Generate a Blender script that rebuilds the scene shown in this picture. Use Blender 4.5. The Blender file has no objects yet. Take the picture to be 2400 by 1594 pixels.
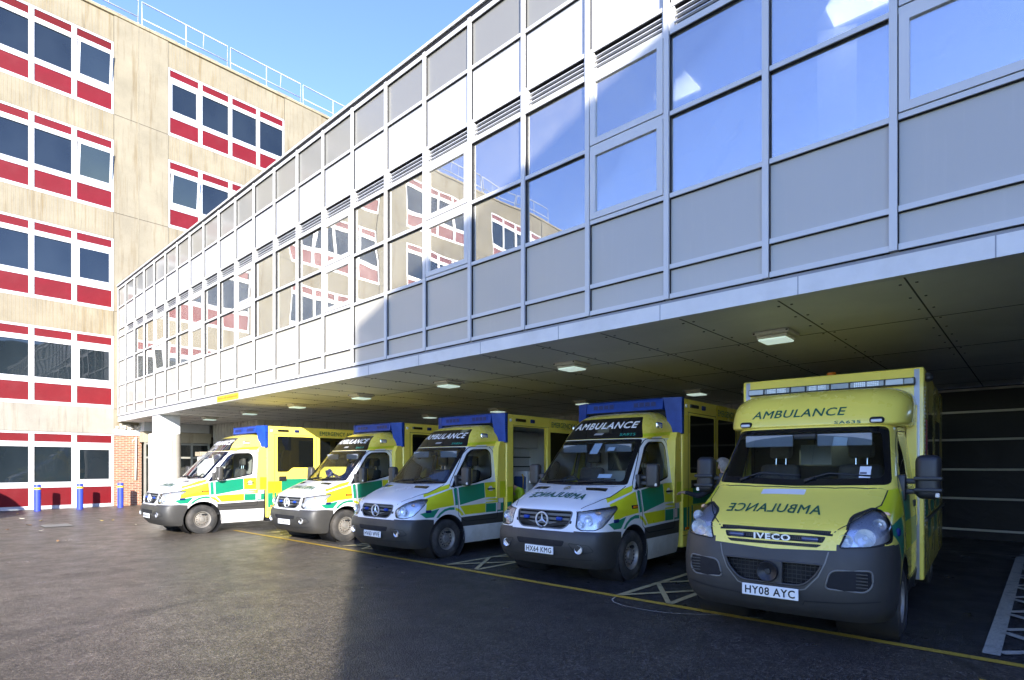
import bpy, bmesh, math, random
from math import sin, cos, pi, radians, sqrt
from mathutils import Vector, Matrix
from mathutils.bvhtree import BVHTree
random.seed(7)
SC = bpy.context.scene
COL = SC.collection

# ------------------------------------------------------------------ camera, sky, sun, exposure
H = 1.734
cam = bpy.data.objects.new('camera', bpy.data.cameras.new('camera'))
COL.objects.link(cam)
cam.location = (0, 0, H)
cam.rotation_euler = (radians(90), 0, radians(42.6))
cam.data.sensor_width = 36.0
cam.data.lens = 1346.4 / 2400 * 36
cam.data.shift_y = (1090 - 797) / 2400
cam.data.clip_start = 0.05
cam.data.clip_end = 2000
SC.camera = cam

SUN_EL = radians(17.0)
SDIR = Vector((-1.0, 0.66, 0)).normalized() * cos(SUN_EL) + Vector((0, 0, -sin(SUN_EL)))
w = bpy.data.worlds.new("World")
SC.world = w
w.use_nodes = True
nt = w.node_tree
bg = nt.nodes['Background']
sky = nt.nodes.new('ShaderNodeTexSky')
sky.sky_type = 'NISHITA'
sky.sun_disc = False
sky.sun_elevation = SUN_EL
_ts = -SDIR
sky.sun_rotation = math.atan2(_ts.x, _ts.y)
sky.altitude = 200
sky.air_density = 0.8
sky.dust_density = 0.0
sky.ozone_density = 2.0
hs = nt.nodes.new('ShaderNodeHueSaturation')              # the deep, slightly violet winter blue of the photo
hs.inputs['Hue'].default_value = 0.523; hs.inputs['Saturation'].default_value = 1.14; hs.inputs['Value'].default_value = 1.02
nt.links.new(sky.outputs[0], hs.inputs['Color'])
nt.links.new(hs.outputs[0], bg.inputs[0])
bg.inputs[1].default_value = 0.15
sl = bpy.data.lights.new('sun', 'SUN')
sl.energy = 2.65
sl.angle = radians(0.5)
sl.color = (1.0, 0.95, 0.87)
so = bpy.data.objects.new('sun', sl)
COL.objects.link(so)
so.location = (30, -20, 30)
so.rotation_euler = SDIR.to_track_quat('-Z', 'Y').to_euler()
SC.view_settings.view_transform = 'Standard'
SC.view_settings.look = 'None'
SC.view_settings.exposure = 2.15
SC.view_settings.gamma = 1.0

# ------------------------------------------------------------------ helpers
def put(o, label=None, cat=None, group=None, kind=None):
    if label: o['label'] = label
    if cat: o['category'] = cat
    if group: o['group'] = group
    if kind: o['kind'] = kind
    return o

def empty(name, loc=(0, 0, 0), rz=0.0, **k):
    o = bpy.data.objects.new(name, None)
    o.empty_display_size = 0.2
    COL.objects.link(o)
    o.location = loc
    o.rotation_euler = (0, 0, rz)
    return put(o, **k)

def link_mesh(name, me, parent=None, mats=()):
    o = bpy.data.objects.new(name, me)
    COL.objects.link(o)
    for m in mats: me.materials.append(m)
    if parent: o.parent = parent
    return o

def copy_tree(o, parent=None):
    c = o.copy()
    COL.objects.link(c)
    if parent: c.parent = parent
    for ch in list(o.children): copy_tree(ch, c)
    return c

class MB:
    """collects shapes; build() links them as one mesh object"""
    def __init__(s):
        s.bm = bmesh.new()
    def face(s, pts, mi=0):
        f = s.bm.faces.new([s.bm.verts.new(p) for p in pts])
        f.material_index = mi
        return f
    def box(s, x0, x1, y0, y1, z0, z1, mi=0, bev=0.0, seg=1, rot=None, org=None):
        r = bmesh.ops.create_cube(s.bm, size=1.0)
        vs = r['verts']
        for v in vs:
            v.co = Vector(((x0 + x1) / 2 + v.co.x * (x1 - x0), (y0 + y1) / 2 + v.co.y * (y1 - y0), (z0 + z1) / 2 + v.co.z * (z1 - z0)))
        fs = set(f for v in vs for f in v.link_faces)
        for f in fs: f.material_index = mi
        if bev > 0:
            es = list(set(e for v in vs for e in v.link_edges))
            rr = bmesh.ops.bevel(s.bm, geom=es, offset=bev, segments=seg, profile=0.5, affect='EDGES', clamp_overlap=True)
            for f in rr['faces']: f.material_index = mi
            vs = list(set(v for f in rr['faces'] for v in f.verts) | set(v for v in vs if v.is_valid))
        if rot is not None:
            m = rot
            o = Vector(org if org else ((x0 + x1) / 2, (y0 + y1) / 2, (z0 + z1) / 2))
            for v in vs: v.co = o + m @ (v.co - o)
        return vs
    def prism(s, poly, a, b, axis='x', mi=0):
        """polygon in the two other axes, from a to b along axis"""
        def P(u, v, t):
            return {'x': (t, u, v), 'y': (u, t, v), 'z': (u, v, t)}[axis]
        n = len(poly)
        A = [s.bm.verts.new(P(u, v, a)) for u, v in poly]
        B = [s.bm.verts.new(P(u, v, b)) for u, v in poly]
        fs = [s.bm.faces.new(A), s.bm.faces.new(B[::-1])]
        for i in range(n):
            fs.append(s.bm.faces.new((A[i], B[i], B[(i + 1) % n], A[(i + 1) % n])))
        for f in fs: f.material_index = mi
        return A + B
    def lathe(s, prof, org, axis='x', n=32, mi=0, a0=0.0, a1=2 * pi, mis=None):
        """prof: (radius, t along axis)"""
        full = abs(a1 - a0 - 2 * pi) < 1e-6
        m = n if full else n + 1
        rings = []
        for (r, t) in prof:
            ring = []
            for i in range(m):
                a = a0 + (a1 - a0) * i / n
                c, q = r * cos(a), r * sin(a)
                p = {'x': (t, c, q), 'y': (c, t, q), 'z': (c, q, t)}[axis]
                ring.append(s.bm.verts.new(Vector(org) + Vector(p)))
            rings.append(ring)
        for j in range(len(rings) - 1):
            for i in range(n):
                k = (i + 1) % m
                try:
                    f = s.bm.faces.new((rings[j][i], rings[j][k], rings[j + 1][k], rings[j + 1][i]))
                    f.material_index = mis[j] if mis else mi
                    f.smooth = True
                except ValueError: pass
        return rings
    def disc(s, org, r, axis='y', n=24, mi=0):
        vs = []
        for i in range(n):
            a = 2 * pi * i / n
            c, q = r * cos(a), r * sin(a)
            vs.append(s.bm.verts.new(Vector(org) + Vector({'x': (0, c, q), 'y': (c, 0, q), 'z': (c, q, 0)}[axis])))
        f = s.bm.faces.new(vs); f.material_index = mi
        return f
    def tube(s, path, r, n=8, mi=0, cap=True):
        path = [Vector(p) for p in path]
        rs = r if isinstance(r, (list, tuple)) else [r] * len(path)
        rings = []
        up = Vector((0, 0, 1))
        for i, p in enumerate(path):
            d = (path[min(i + 1, len(path) - 1)] - path[max(i - 1, 0)]).normalized()
            a = d.cross(up)
            if a.length < 0.05: a = d.cross(Vector((1, 0, 0)))
            a.normalize(); b = d.cross(a).normalized()
            rings.append([s.bm.verts.new(p + (a * cos(2 * pi * k / n) + b * sin(2 * pi * k / n)) * rs[i]) for k in range(n)])
        for j in range(len(rings) - 1):
            for k in range(n):
                f = s.bm.faces.new((rings[j][k], rings[j][(k + 1) % n], rings[j + 1][(k + 1) % n], rings[j + 1][k]))
                f.material_index = mi; f.smooth = True
        if cap:
            for ring in (rings[0], rings[-1][::-1]):
                f = s.bm.faces.new(ring); f.material_index = mi
    def ball(s, c, r, mi=0, sc=(1, 1, 1), u=16, v=10):
        rr = bmesh.ops.create_uvsphere(s.bm, u_segments=u, v_segments=v, radius=r)
        for vv in rr['verts']:
            vv.co = Vector(c) + Vector((vv.co.x * sc[0], vv.co.y * sc[1], vv.co.z * sc[2]))
        for f in set(f for vv in rr['verts'] for f in vv.link_faces):
            f.smooth = True; f.material_index = mi
        return rr['verts']
    def build(s, name, mats, parent=None, smooth=None, normals=True):
        if normals: bmesh.ops.recalc_face_normals(s.bm, faces=s.bm.faces)
        if smooth:
            for f in s.bm.faces: f.smooth = True
            for e in s.bm.edges:
                if len(e.link_faces) == 2 and e.calc_face_angle(0) > radians(smooth): e.smooth = False
        me = bpy.data.meshes.new(name)
        s.bm.to_mesh(me); s.bm.free()
        return link_mesh(name, me, parent, mats if isinstance(mats, (list, tuple)) else [mats])

# ------------------------------------------------------------------ materials
MATS = {}
class NT:
    def __init__(s, name):
        m = bpy.data.materials.new(name); m.use_nodes = True
        s.m = m; s.t = m.node_tree; s.b = s.t.nodes['Principled BSDF']; s.out = s.t.nodes['Material Output']
    def n(s, typ, **k):
        nd = s.t.nodes.new('ShaderNode' + typ)
        for a, v in k.items():
            if a.startswith('i_'):
                key = a[2:]
                nd.inputs[int(key) if key.isdigit() else key].default_value = v
            else: setattr(nd, a, v)
        return nd
    def l(s, a, b): s.t.links.new(a, b)
    def mix(s, fac, a, b, mode='MIX'):
        nd = s.n('MixRGB', blend_type=mode)
        for i, x in enumerate((fac, a, b)):
            if isinstance(x, (int, float)): nd.inputs[i].default_value = x
            elif isinstance(x, (tuple, list)): nd.inputs[i].default_value = (*x[:3], 1)
            else: s.l(x, nd.inputs[i])
        return nd.outputs[0]
    def coords(s, scale=(1, 1, 1), kind='Object'):
        tc = s.n('TexCoord'); mp = s.n('Mapping')
        mp.inputs['Scale'].default_value = scale
        s.l(tc.outputs[kind], mp.inputs[0])
        return mp.outputs[0]
    def noise(s, vec, scale, detail=4, rough=0.6, dist=0.0):
        nd = s.n('TexNoise')
        nd.inputs['Scale'].default_value = scale; nd.inputs['Detail'].default_value = detail
        nd.inputs['Roughness'].default_value = rough; nd.inputs['Distortion'].default_value = dist
        s.l(vec, nd.inputs['Vector'])
        return nd.outputs['Fac']
    def ramp(s, v, stops):
        r = s.n('ValToRGB'); e = r.color_ramp.elements
        while len(e) < len(stops): e.new(0.5)
        for el, (p, c) in zip(e, stops):
            el.position = p; el.color = (*c, 1) if isinstance(c, (tuple, list)) else (c, c, c, 1)
        s.l(v, r.inputs[0])
        return r.outputs[0]
    def bump(s, h, strength=0.3, dist=0.02):
        b = s.n('Bump'); b.inputs['Strength'].default_value = strength; b.inputs['Distance'].default_value = dist
        s.l(h, b.inputs['Height']); s.l(b.outputs[0], s.b.inputs['Normal'])
        return b
    def set(s, **k):
        for a, v in k.items():
            s.b.inputs[a.replace('_', ' ')].default_value = (*v, 1) if isinstance(v, tuple) and len(v) == 3 else v
        return s

def pbr(name, col, rough=0.5, metal=0.0, var=0.12, coat=0.0, spec=0.5, nscale=3.0, dirt=None, bump=0.0, bscale=40):
    """painted / plain surface with a little mottling and optional grime"""
    if name in MATS: return MATS[name]
    n = NT(name)
    n.set(Roughness=rough, Metallic=metal)
    n.b.inputs['Coat Weight'].default_value = coat
    n.b.inputs['Coat Roughness'].default_value = 0.06
    n.b.inputs['Specular IOR Level'].default_value = spec
    co = n.coords()
    f = n.noise(co, nscale, 5, 0.65)
    lo = tuple(max(0, c * (1 - var)) for c in col); hi = tuple(min(1, c * (1 + var * 0.6)) for c in col)
    c = n.ramp(f, [(0.3, lo), (0.7, hi)])
    if dirt:
        amt, dcol = dirt
        d = n.noise(co, 1.7, 8, 0.7)
        g = n.ramp(d, [(0.48, 0.0), (0.75, amt)])
        c = n.mix(g, c, dcol)
    n.l(c, n.b.inputs['Base Color'])
    rr = n.ramp(f, [(0.3, min(1, rough * 1.15)), (0.7, rough * 0.85)])
    n.l(rr, n.b.inputs['Roughness'])
    if bump: n.bump(n.noise(co, bscale, 3), bump, 0.01)
    MATS[name] = n.m
    return n.m

def glass(name, tint=(0.6, 0.65, 0.66), refl=0.12, rough=0.0, wav=0.0, wscale=1.2, gcol=(1, 1, 1), film=0.0):
    """thin pane: clear tinted sheet with a mirror coat, stronger at grazing angles"""
    if name in MATS: return MATS[name]
    n = NT(name)
    n.t.nodes.remove(n.b)
    tr = n.n('BsdfTransparent'); tr.inputs[0].default_value = (*tint, 1)
    gl = n.n('BsdfGlossy'); gl.inputs['Roughness'].default_value = rough; gl.inputs['Color'].default_value = (*gcol, 1)
    lw = n.n('Fresnel'); lw.inputs['IOR'].default_value = 1.5
    ma = n.n('Math', operation='MULTIPLY_ADD'); ma.inputs[1].default_value = 1.0; ma.inputs[2].default_value = refl; ma.use_clamp = True
    n.l(lw.outputs[0], ma.inputs[0])
    mx = n.n('MixShader'); n.l(ma.outputs[0], mx.inputs[0]); n.l(tr.outputs[0], mx.inputs[1]); n.l(gl.outputs[0], mx.inputs[2])
    last = mx.outputs[0]
    if film:                                             # pale diffuse layer painting a bright veil over the reflections
        df = n.n('BsdfDiffuse'); df.inputs[0].default_value = (0.72, 0.70, 0.62, 1)
        fm = n.n('MixShader'); n.l(n.ramp(n.noise(n.coords(), 0.9, 5, 0.65), [(0.3, film * 0.6), (0.7, film * 1.4)]), fm.inputs[0])
        n.l(last, fm.inputs[1]); n.l(df.outputs[0], fm.inputs[2]); last = fm.outputs[0]
    n.l(last, n.out.inputs[0])
    if wav:
        b = n.n('Bump'); b.inputs['Strength'].default_value = 1.0; b.inputs['Distance'].default_value = wav
        n.l(n.noise(n.coords(kind='Object'), wscale, 1, 0.4), b.inputs['Height'])
        n.l(b.outputs[0], gl.inputs['Normal'])
    MATS[name] = n.m
    return n.m

def emis(name, col, strength):
    if name in MATS: return MATS[name]
    n = NT(name); n.set(Base_Color=col, Roughness=0.3)
    n.b.inputs['Emission Color'].default_value = (*col, 1)
    n.b.inputs['Emission Strength'].default_value = strength
    MATS[name] = n.m
    return n.m

# ------------------------------------------------------------------ lettering
_TXT = {}
def text_tris(s, bold=0.0, font_scale=(1, 1)):
    """centred 2-D triangles for a string, cap height 1"""
    key = (s, bold)
    if key not in _TXT:
        cu = bpy.data.curves.new('t', 'FONT'); cu.body = s; cu.size = 1.0
        cu.resolution_u = 3; cu.space_character = 1.05 + bold * 3
        o = bpy.data.objects.new('t', cu); COL.objects.link(o)
        dg = bpy.context.evaluated_depsgraph_get(); dg.update()
        me = bpy.data.meshes.new_from_object(o.evaluated_get(dg))
        V = [(v.co.x, v.co.y) for v in me.vertices]; F = [tuple(p.vertices) for p in me.polygons]
        if bold:                                         # thicken the strokes: push the outline outwards
            cnt = {}
            for f in F:
                ar = sum(V[f[i]][0] * V[f[(i + 1) % len(f)]][1] - V[f[(i + 1) % len(f)]][0] * V[f[i]][1] for i in range(len(f)))
                g_ = f if ar > 0 else f[::-1]
                for i in range(len(g_)):
                    a_, b_ = g_[i], g_[(i + 1) % len(g_)]
                    if (b_, a_) in cnt: del cnt[(b_, a_)]
                    else: cnt[(a_, b_)] = 1
            nn_ = {}
            for a_, b_ in cnt:
                dx, dy = V[b_][0] - V[a_][0], V[b_][1] - V[a_][1]; ln = math.hypot(dx, dy) or 1
                for q_ in (a_, b_): nn_.setdefault(q_, []).append((dy / ln, -dx / ln))
            for q_, ls in nn_.items():
                x_, y_ = sum(l[0] for l in ls), sum(l[1] for l in ls); ln = math.hypot(x_, y_)
                if ln < .3: continue
                V[q_] = (V[q_][0] + x_ / ln * bold * min(1.8, len(ls) / ln), V[q_][1] + y_ / ln * bold * min(1.8, len(ls) / ln))
        bpy.data.objects.remove(o); bpy.data.curves.remove(cu); bpy.data.meshes.remove(me)
        x0 = min(v[0] for v in V); x1 = max(v[0] for v in V); y0 = min(v[1] for v in V); y1 = max(v[1] for v in V)
        _TXT[key] = ([((x - (x0 + x1) / 2) / (x1 - x0), (y - (y0 + y1) / 2) / (y1 - y0)) for x, y in V], F)
    return _TXT[key]

def flat_text(name, s, mat, org, U, V, width, height, parent=None, bold=0.0, off=0.003, shear=0.0, mirror=False):
    Vt, F = text_tris(s, bold)
    U, V = Vector(U).normalized(), Vector(V).normalized(); N = U.cross(V).normalized()
    mb = MB(); sg = -1 if mirror else 1
    vs = [mb.bm.verts.new(Vector(org) + U * (sg * (x * width + y * shear * height)) + V * (y * height) + N * off) for x, y in Vt]
    for f in F:
        try: mb.bm.faces.new([vs[i] for i in f])
        except ValueError: pass
    return mb.build(name, mat, parent, normals=False)

def decal(name, V2, F2, mat, org, U, V, D, bvh, parent, off=0.003, step=0.06, back=3.0):
    """lay flat 2-D faces onto a curved body by shooting along D"""
    U, V, D = Vector(U), Vector(V), Vector(D).normalized(); org = Vector(org)
    bm = bmesh.new()
    vs = [bm.verts.new((x, y, 0)) for x, y in V2]
    for f in F2:
        try: bm.faces.new([vs[i] for i in f])
        except ValueError: pass
    xs = [v[0] for v in V2]; ys = [v[1] for v in V2]
    for ax, (lo, hi) in enumerate(((min(xs), max(xs)), (min(ys), max(ys)))):
        k = int((hi - lo) / step)
        for i in range(1, k + 1):
            p = lo + (hi - lo) * i / (k + 1)
            bmesh.ops.bisect_plane(bm, geom=bm.verts[:] + bm.edges[:] + bm.faces[:], dist=1e-6,
                                   plane_co=(p, 0, 0) if ax == 0 else (0, p, 0), plane_no=(1, 0, 0) if ax == 0 else (0, 1, 0))
    bad = []
    for v in bm.verts:
        P = org + U * v.co.x + V * v.co.y
        h = bvh.ray_cast(P - D * back, D)
        if h[0] is None: bad.append(v)
        else: v.co = h[0] - D * off
    if bad: bmesh.ops.delete(bm, geom=bad, context='VERTS')
    me = bpy.data.meshes.new(name); bm.to_mesh(me); bm.free()
    return link_mesh(name, me, parent, [mat])

def decal_text(name, s, mat, org, U, V, D, bvh, parent, width, height, bold=0.0, shear=0.0, mirror=False, off=0.003):
    Vt, F = text_tris(s, bold)
    sg = -1 if mirror else 1
    V2 = [(sg * (x * width + y * shear * height), y * height) for x, y in Vt]
    return decal(name, V2, F, mat, org, U, V, D, bvh, parent, off)

def ribbon(pts, wd, closed=False):
    """2-D polyline -> strip of quads"""
    n = len(pts); V2 = []; F2 = []
    P = [Vector((a, b)) for a, b in pts]
    for i in range(n):
        a = P[(i - 1) % n] if (closed or i > 0) else P[i]
        b = P[(i + 1) % n] if (closed or i < n - 1) else P[i]
        d = (b - a).normalized(); nn = Vector((-d.y, d.x)) * wd / 2
        V2 += [tuple(P[i] + nn), tuple(P[i] - nn)]
    for i in range(n if closed else n - 1):
        j = (i + 1) % n
        F2.append((2 * i, 2 * i + 1, 2 * j + 1, 2 * j))
    return V2, F2

def rounded(poly, r=0.05, n=4):
    """round the corners of a 2-D polygon; r scalar or per-corner list"""
    out = []; m = len(poly)
    for i in range(m):
        p = Vector(poly[i]); a = Vector(poly[i - 1]) - p; b = Vector(poly[(i + 1) % m]) - p
        rr = r[i] if isinstance(r, (list, tuple)) else r
        if rr <= 0: out.append(tuple(p)); continue
        la, lb = a.length, b.length
        rr = min(rr, la * 0.45, lb * 0.45)
        A = p + a.normalized() * rr; B = p + b.normalized() * rr
        for k in range(n + 1):
            t = k / n
            q = A * (1 - t) ** 2 + p * 2 * t * (1 - t) + B * t * t
            out.append(tuple(q))
    return out

def inside(poly, u, v):
    c = False; n = len(poly); j = n - 1
    for i in range(n):
        xi, yi = poly[i]; xj, yj = poly[j]
        if (yi > v) != (yj > v) and u < (xj - xi) * (v - yi) / (yj - yi) + xi: c = not c
        j = i
    return c

def cut(bm, poly, U, V, D, tag, only=None, facing=-0.12, cond=None):
    """score a polygon into a shell (seen along D) and tag the faces inside it"""
    U, V, D = Vector(U).normalized(), Vector(V).normalized(), Vector(D).normalized()
    n = len(poly); e = 0.004
    pu0 = min(p[0] for p in poly) - e; pu1 = max(p[0] for p in poly) + e
    pv0 = min(p[1] for p in poly) - e; pv1 = max(p[1] for p in poly) + e
    def cand():
        r = []
        for f in bm.faces:
            if f.normal.dot(D) > facing: continue
            us = [v.co.dot(U) for v in f.verts]
            if max(us) < pu0 or min(us) > pu1: continue
            vs = [v.co.dot(V) for v in f.verts]
            if max(vs) < pv0 or min(vs) > pv1: continue
            if cond and not cond(f.calc_center_median()): continue
            r.append((f, min(us), max(us), min(vs), max(vs)))
        return r
    for i in range(n):
        a, b = poly[i], poly[(i + 1) % n]
        du, dv = b[0] - a[0], b[1] - a[1]
        if du * du + dv * dv < 1e-10: continue
        u0, u1 = min(a[0], b[0]) - e, max(a[0], b[0]) + e
        v0, v1 = min(a[1], b[1]) - e, max(a[1], b[1]) + e
        fs = [f for f, q0, q1, r0, r1 in cand() if q1 >= u0 and q0 <= u1 and r1 >= v0 and r0 <= v1]
        if not fs: continue
        g = set(fs)
        for f in fs: g.update(f.edges); g.update(f.verts)
        pn = (U * du + V * dv).cross(D)
        bmesh.ops.bisect_plane(bm, geom=list(g), dist=1e-5, plane_co=U * a[0] + V * a[1], plane_no=pn)
    bm.normal_update()
    res = []
    for f, *_ in cand():
        c = f.calc_center_median()
        if inside(poly, c.dot(U), c.dot(V)) and (only is None or f.material_index in only):
            f.material_index = tag; res.append(f)
    return res

def split_parts(bm, table, parent, smooth=40):
    """table: tag -> (part name, key, material). Faces of one key become one mesh."""
    groups = {}
    for tag, (nm, key, mat) in table.items(): groups.setdefault(key, [nm, []])[1].append((tag, mat))
    out = {}
    for key, (nm, lst) in groups.items():
        tags = [t for t, _ in lst]
        b2 = bmesh.new(); vm = {}
        for f in bm.faces:
            if f.material_index not in tags: continue
            vs = []
            for v in f.verts:
                if v.index not in vm: vm[v.index] = b2.verts.new(v.co)
                vs.append(vm[v.index])
            try: nf = b2.faces.new(vs)
            except ValueError: continue
            nf.material_index = tags.index(f.material_index); nf.smooth = True
        if not b2.faces: b2.free(); continue
        b2.normal_update()
        for e in b2.edges:
            if len(e.link_faces) == 2 and e.calc_face_angle(0) > radians(smooth): e.smooth = False
        me = bpy.data.meshes.new(nm); b2.to_mesh(me); b2.free()
        out[key] = link_mesh(nm, me, parent, [m for _, m in lst])
    return out
# ------------------------------------------------------------------ building constants
Y0 = 6.634            # plane of the glazed front
X0 = -28.86           # plane of the concrete front
L0, L1, L2, L3, L4, L5, L6, L7, L8 = 3.569, 3.813, 4.212, 5.100, 6.126, 7.141, 7.475, 8.381, 9.336
def xk(k):
    return -1.051 - 1.2 * k if k <= 18 else -22.651 - (k - 18) * 1.2418

# ------------------------------------------------------------------ ground
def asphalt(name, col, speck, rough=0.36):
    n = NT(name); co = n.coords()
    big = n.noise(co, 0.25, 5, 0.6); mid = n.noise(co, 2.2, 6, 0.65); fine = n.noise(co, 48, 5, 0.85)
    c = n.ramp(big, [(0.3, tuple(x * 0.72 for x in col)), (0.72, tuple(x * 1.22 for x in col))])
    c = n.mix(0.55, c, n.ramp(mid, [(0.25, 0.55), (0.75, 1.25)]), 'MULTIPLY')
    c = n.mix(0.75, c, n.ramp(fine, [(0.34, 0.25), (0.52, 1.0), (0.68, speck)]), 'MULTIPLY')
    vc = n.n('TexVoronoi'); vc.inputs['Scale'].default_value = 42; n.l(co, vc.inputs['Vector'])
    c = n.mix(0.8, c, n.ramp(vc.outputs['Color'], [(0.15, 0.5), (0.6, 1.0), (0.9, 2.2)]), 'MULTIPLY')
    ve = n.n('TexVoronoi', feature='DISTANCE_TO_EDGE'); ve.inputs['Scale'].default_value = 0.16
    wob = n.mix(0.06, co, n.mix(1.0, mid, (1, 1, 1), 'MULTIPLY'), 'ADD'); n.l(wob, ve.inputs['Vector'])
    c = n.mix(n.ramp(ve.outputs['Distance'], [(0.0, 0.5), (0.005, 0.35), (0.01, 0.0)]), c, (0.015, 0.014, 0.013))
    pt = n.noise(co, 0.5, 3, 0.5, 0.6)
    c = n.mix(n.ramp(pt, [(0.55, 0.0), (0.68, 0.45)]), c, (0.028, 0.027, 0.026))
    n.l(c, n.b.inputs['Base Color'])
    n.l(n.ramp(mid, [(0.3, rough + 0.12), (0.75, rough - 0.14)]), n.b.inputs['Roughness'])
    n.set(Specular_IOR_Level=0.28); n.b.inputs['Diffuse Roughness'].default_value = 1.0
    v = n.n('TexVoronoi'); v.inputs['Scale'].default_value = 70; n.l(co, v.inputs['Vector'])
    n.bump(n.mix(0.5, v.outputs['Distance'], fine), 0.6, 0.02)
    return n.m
mb = MB()
mb.face([(-400, -400, 0), (400, -400, 0), (400, 400, 0), (-400, 400, 0)])
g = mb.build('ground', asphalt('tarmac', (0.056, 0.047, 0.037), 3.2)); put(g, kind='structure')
# parking bay surface, the shade under the wing darkened into its colour
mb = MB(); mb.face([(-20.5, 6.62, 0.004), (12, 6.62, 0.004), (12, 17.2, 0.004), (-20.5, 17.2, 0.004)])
g = mb.build('parking_bay_surface', asphalt('shaded_bay_tarmac', (0.028, 0.027, 0.026), 1.8)); put(g, kind='structure')

def paint_mat(name, col, wear=0.5):
    n = NT(name); co = n.coords()
    f = n.noise(co, 6, 6, 0.75); f2 = n.noise(co, 60, 3, 0.7)
    c = n.mix(n.ramp(f, [(0.5, 0.0), (0.72, wear)]), col, (0.06, 0.058, 0.055))
    c = n.mix(n.ramp(f2, [(0.52, 0.0), (0.66, wear)]), c, (0.06, 0.058, 0.055))
    n.l(c, n.b.inputs['Base Color']); n.set(Roughness=0.6)
    n.bump(f2, 0.3, 0.004)
    return n.m
YEL = paint_mat('yellow_line_paint', (0.55, 0.36, 0.035), 0.55)
CREAM = paint_mat('faded_line_paint', (0.52, 0.43, 0.20), 0.6)
PALE = paint_mat('pale_line_paint', (0.48, 0.45, 0.36), 0.6)
def strip(mb, a, b, wd, z=0.008):
    a, b = Vector((*a, z)), Vector((*b, z)); d = (b - a).normalized(); nn = Vector((-d.y, d.x, 0)) * wd / 2
    mb.face([a - nn, b - nn, b + nn, a + nn])
mb = MB(); strip(mb, (-15.7, 6.22), (-8.0, 6.43), 0.10); strip(mb, (-8.0, 6.43), (6.0, 6.75), 0.11)
put(mb.build('yellow_line', YEL), kind='structure')
mb = MB(); strip(mb, (-0.36, 5.95), (1.2, 6.02), 0.05)
put(mb.build('worn_yellow_line', YEL), kind='structure')
mb = MB(); pp = [(-4.09, 6.45), (-4.05, 6.3), (-3.96, 6.2), (-3.8, 6.13), (-3.65, 6.11), (-3.4, 6.12), (-3.2, 6.17), (-2.9, 6.35), (-2.67, 6.53), (-2.3, 6.68)]
for a_, b_ in zip(pp, pp[1:]): strip(mb, a_, b_, 0.016)
put(mb.build('thin_curved_line', PALE), kind='structure')
mb = MB()
def hatch(x, wd, y0, y1, n):
    l, r = x - wd / 2, x + wd / 2
    strip(mb, (l, y0), (l, y1), 0.085, 0.012); strip(mb, (r, y0), (r, y1), 0.085, 0.012)
    st = (y1 - y0) / n
    for i in range(n):
        a, b = (l, r) if i % 2 == 0 else (r, l)
        strip(mb, (a, y0 + i * st), (b, y0 + (i + 1) * st), 0.085, 0.016); strip(mb, (b, y0 + i * st), (a, y0 + (i + 1) * st), 0.07, 0.020)
for hx in (-14.15, -10.55, -7.2, -3.75): hatch(hx, 0.72, 6.56, 15.0, 8)
put(mb.build('faded_hatching', CREAM), kind='structure')
mb = MB()
strip(mb, (-0.33, 6.8), (-0.27, 14.4), 0.13, 0.012); strip(mb, (0.60, 6.8), (0.66, 14.4), 0.12, 0.012)
for i in range(8): strip(mb, (-0.27, 6.9 + i), (0.6, 7.75 + i), 0.10, 0.016); strip(mb, (0.6, 6.9 + i), (-0.27, 7.75 + i), 0.10, 0.020)
strip(mb, (-4.0, 14.25), (3.0, 14.5), 0.045, 0.024)
put(mb.build('bay_hatching', PALE), kind='structure')

# drain grate
mb = MB()
gx, gy = -20.62, 3.27
mb.box(gx - 0.4, gx + 0.4, gy - 0.33, gy + 0.33, 0.001, 0.006, 1)
for i in range(15):
    t = gy - 0.30 + i * 0.0428
    mb.box(gx - 0.37, gx + 0.37, t - 0.011, t + 0.011, 0.006, 0.016, 0)
for t in (-0.385, 0.0, 0.385): mb.box(gx + t - 0.02, gx + t + 0.02, gy - 0.33, gy + 0.33, 0.016, 0.019, 0)
put(mb.build('drain_grate', [pbr('grate_iron', (0.32, 0.31, 0.29), 0.5, 0.6), pbr('pit_dark', (0.01, 0.01, 0.01), 0.9)]),
    'grey slotted iron drain grate set in the sunlit tarmac', 'drain')

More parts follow.
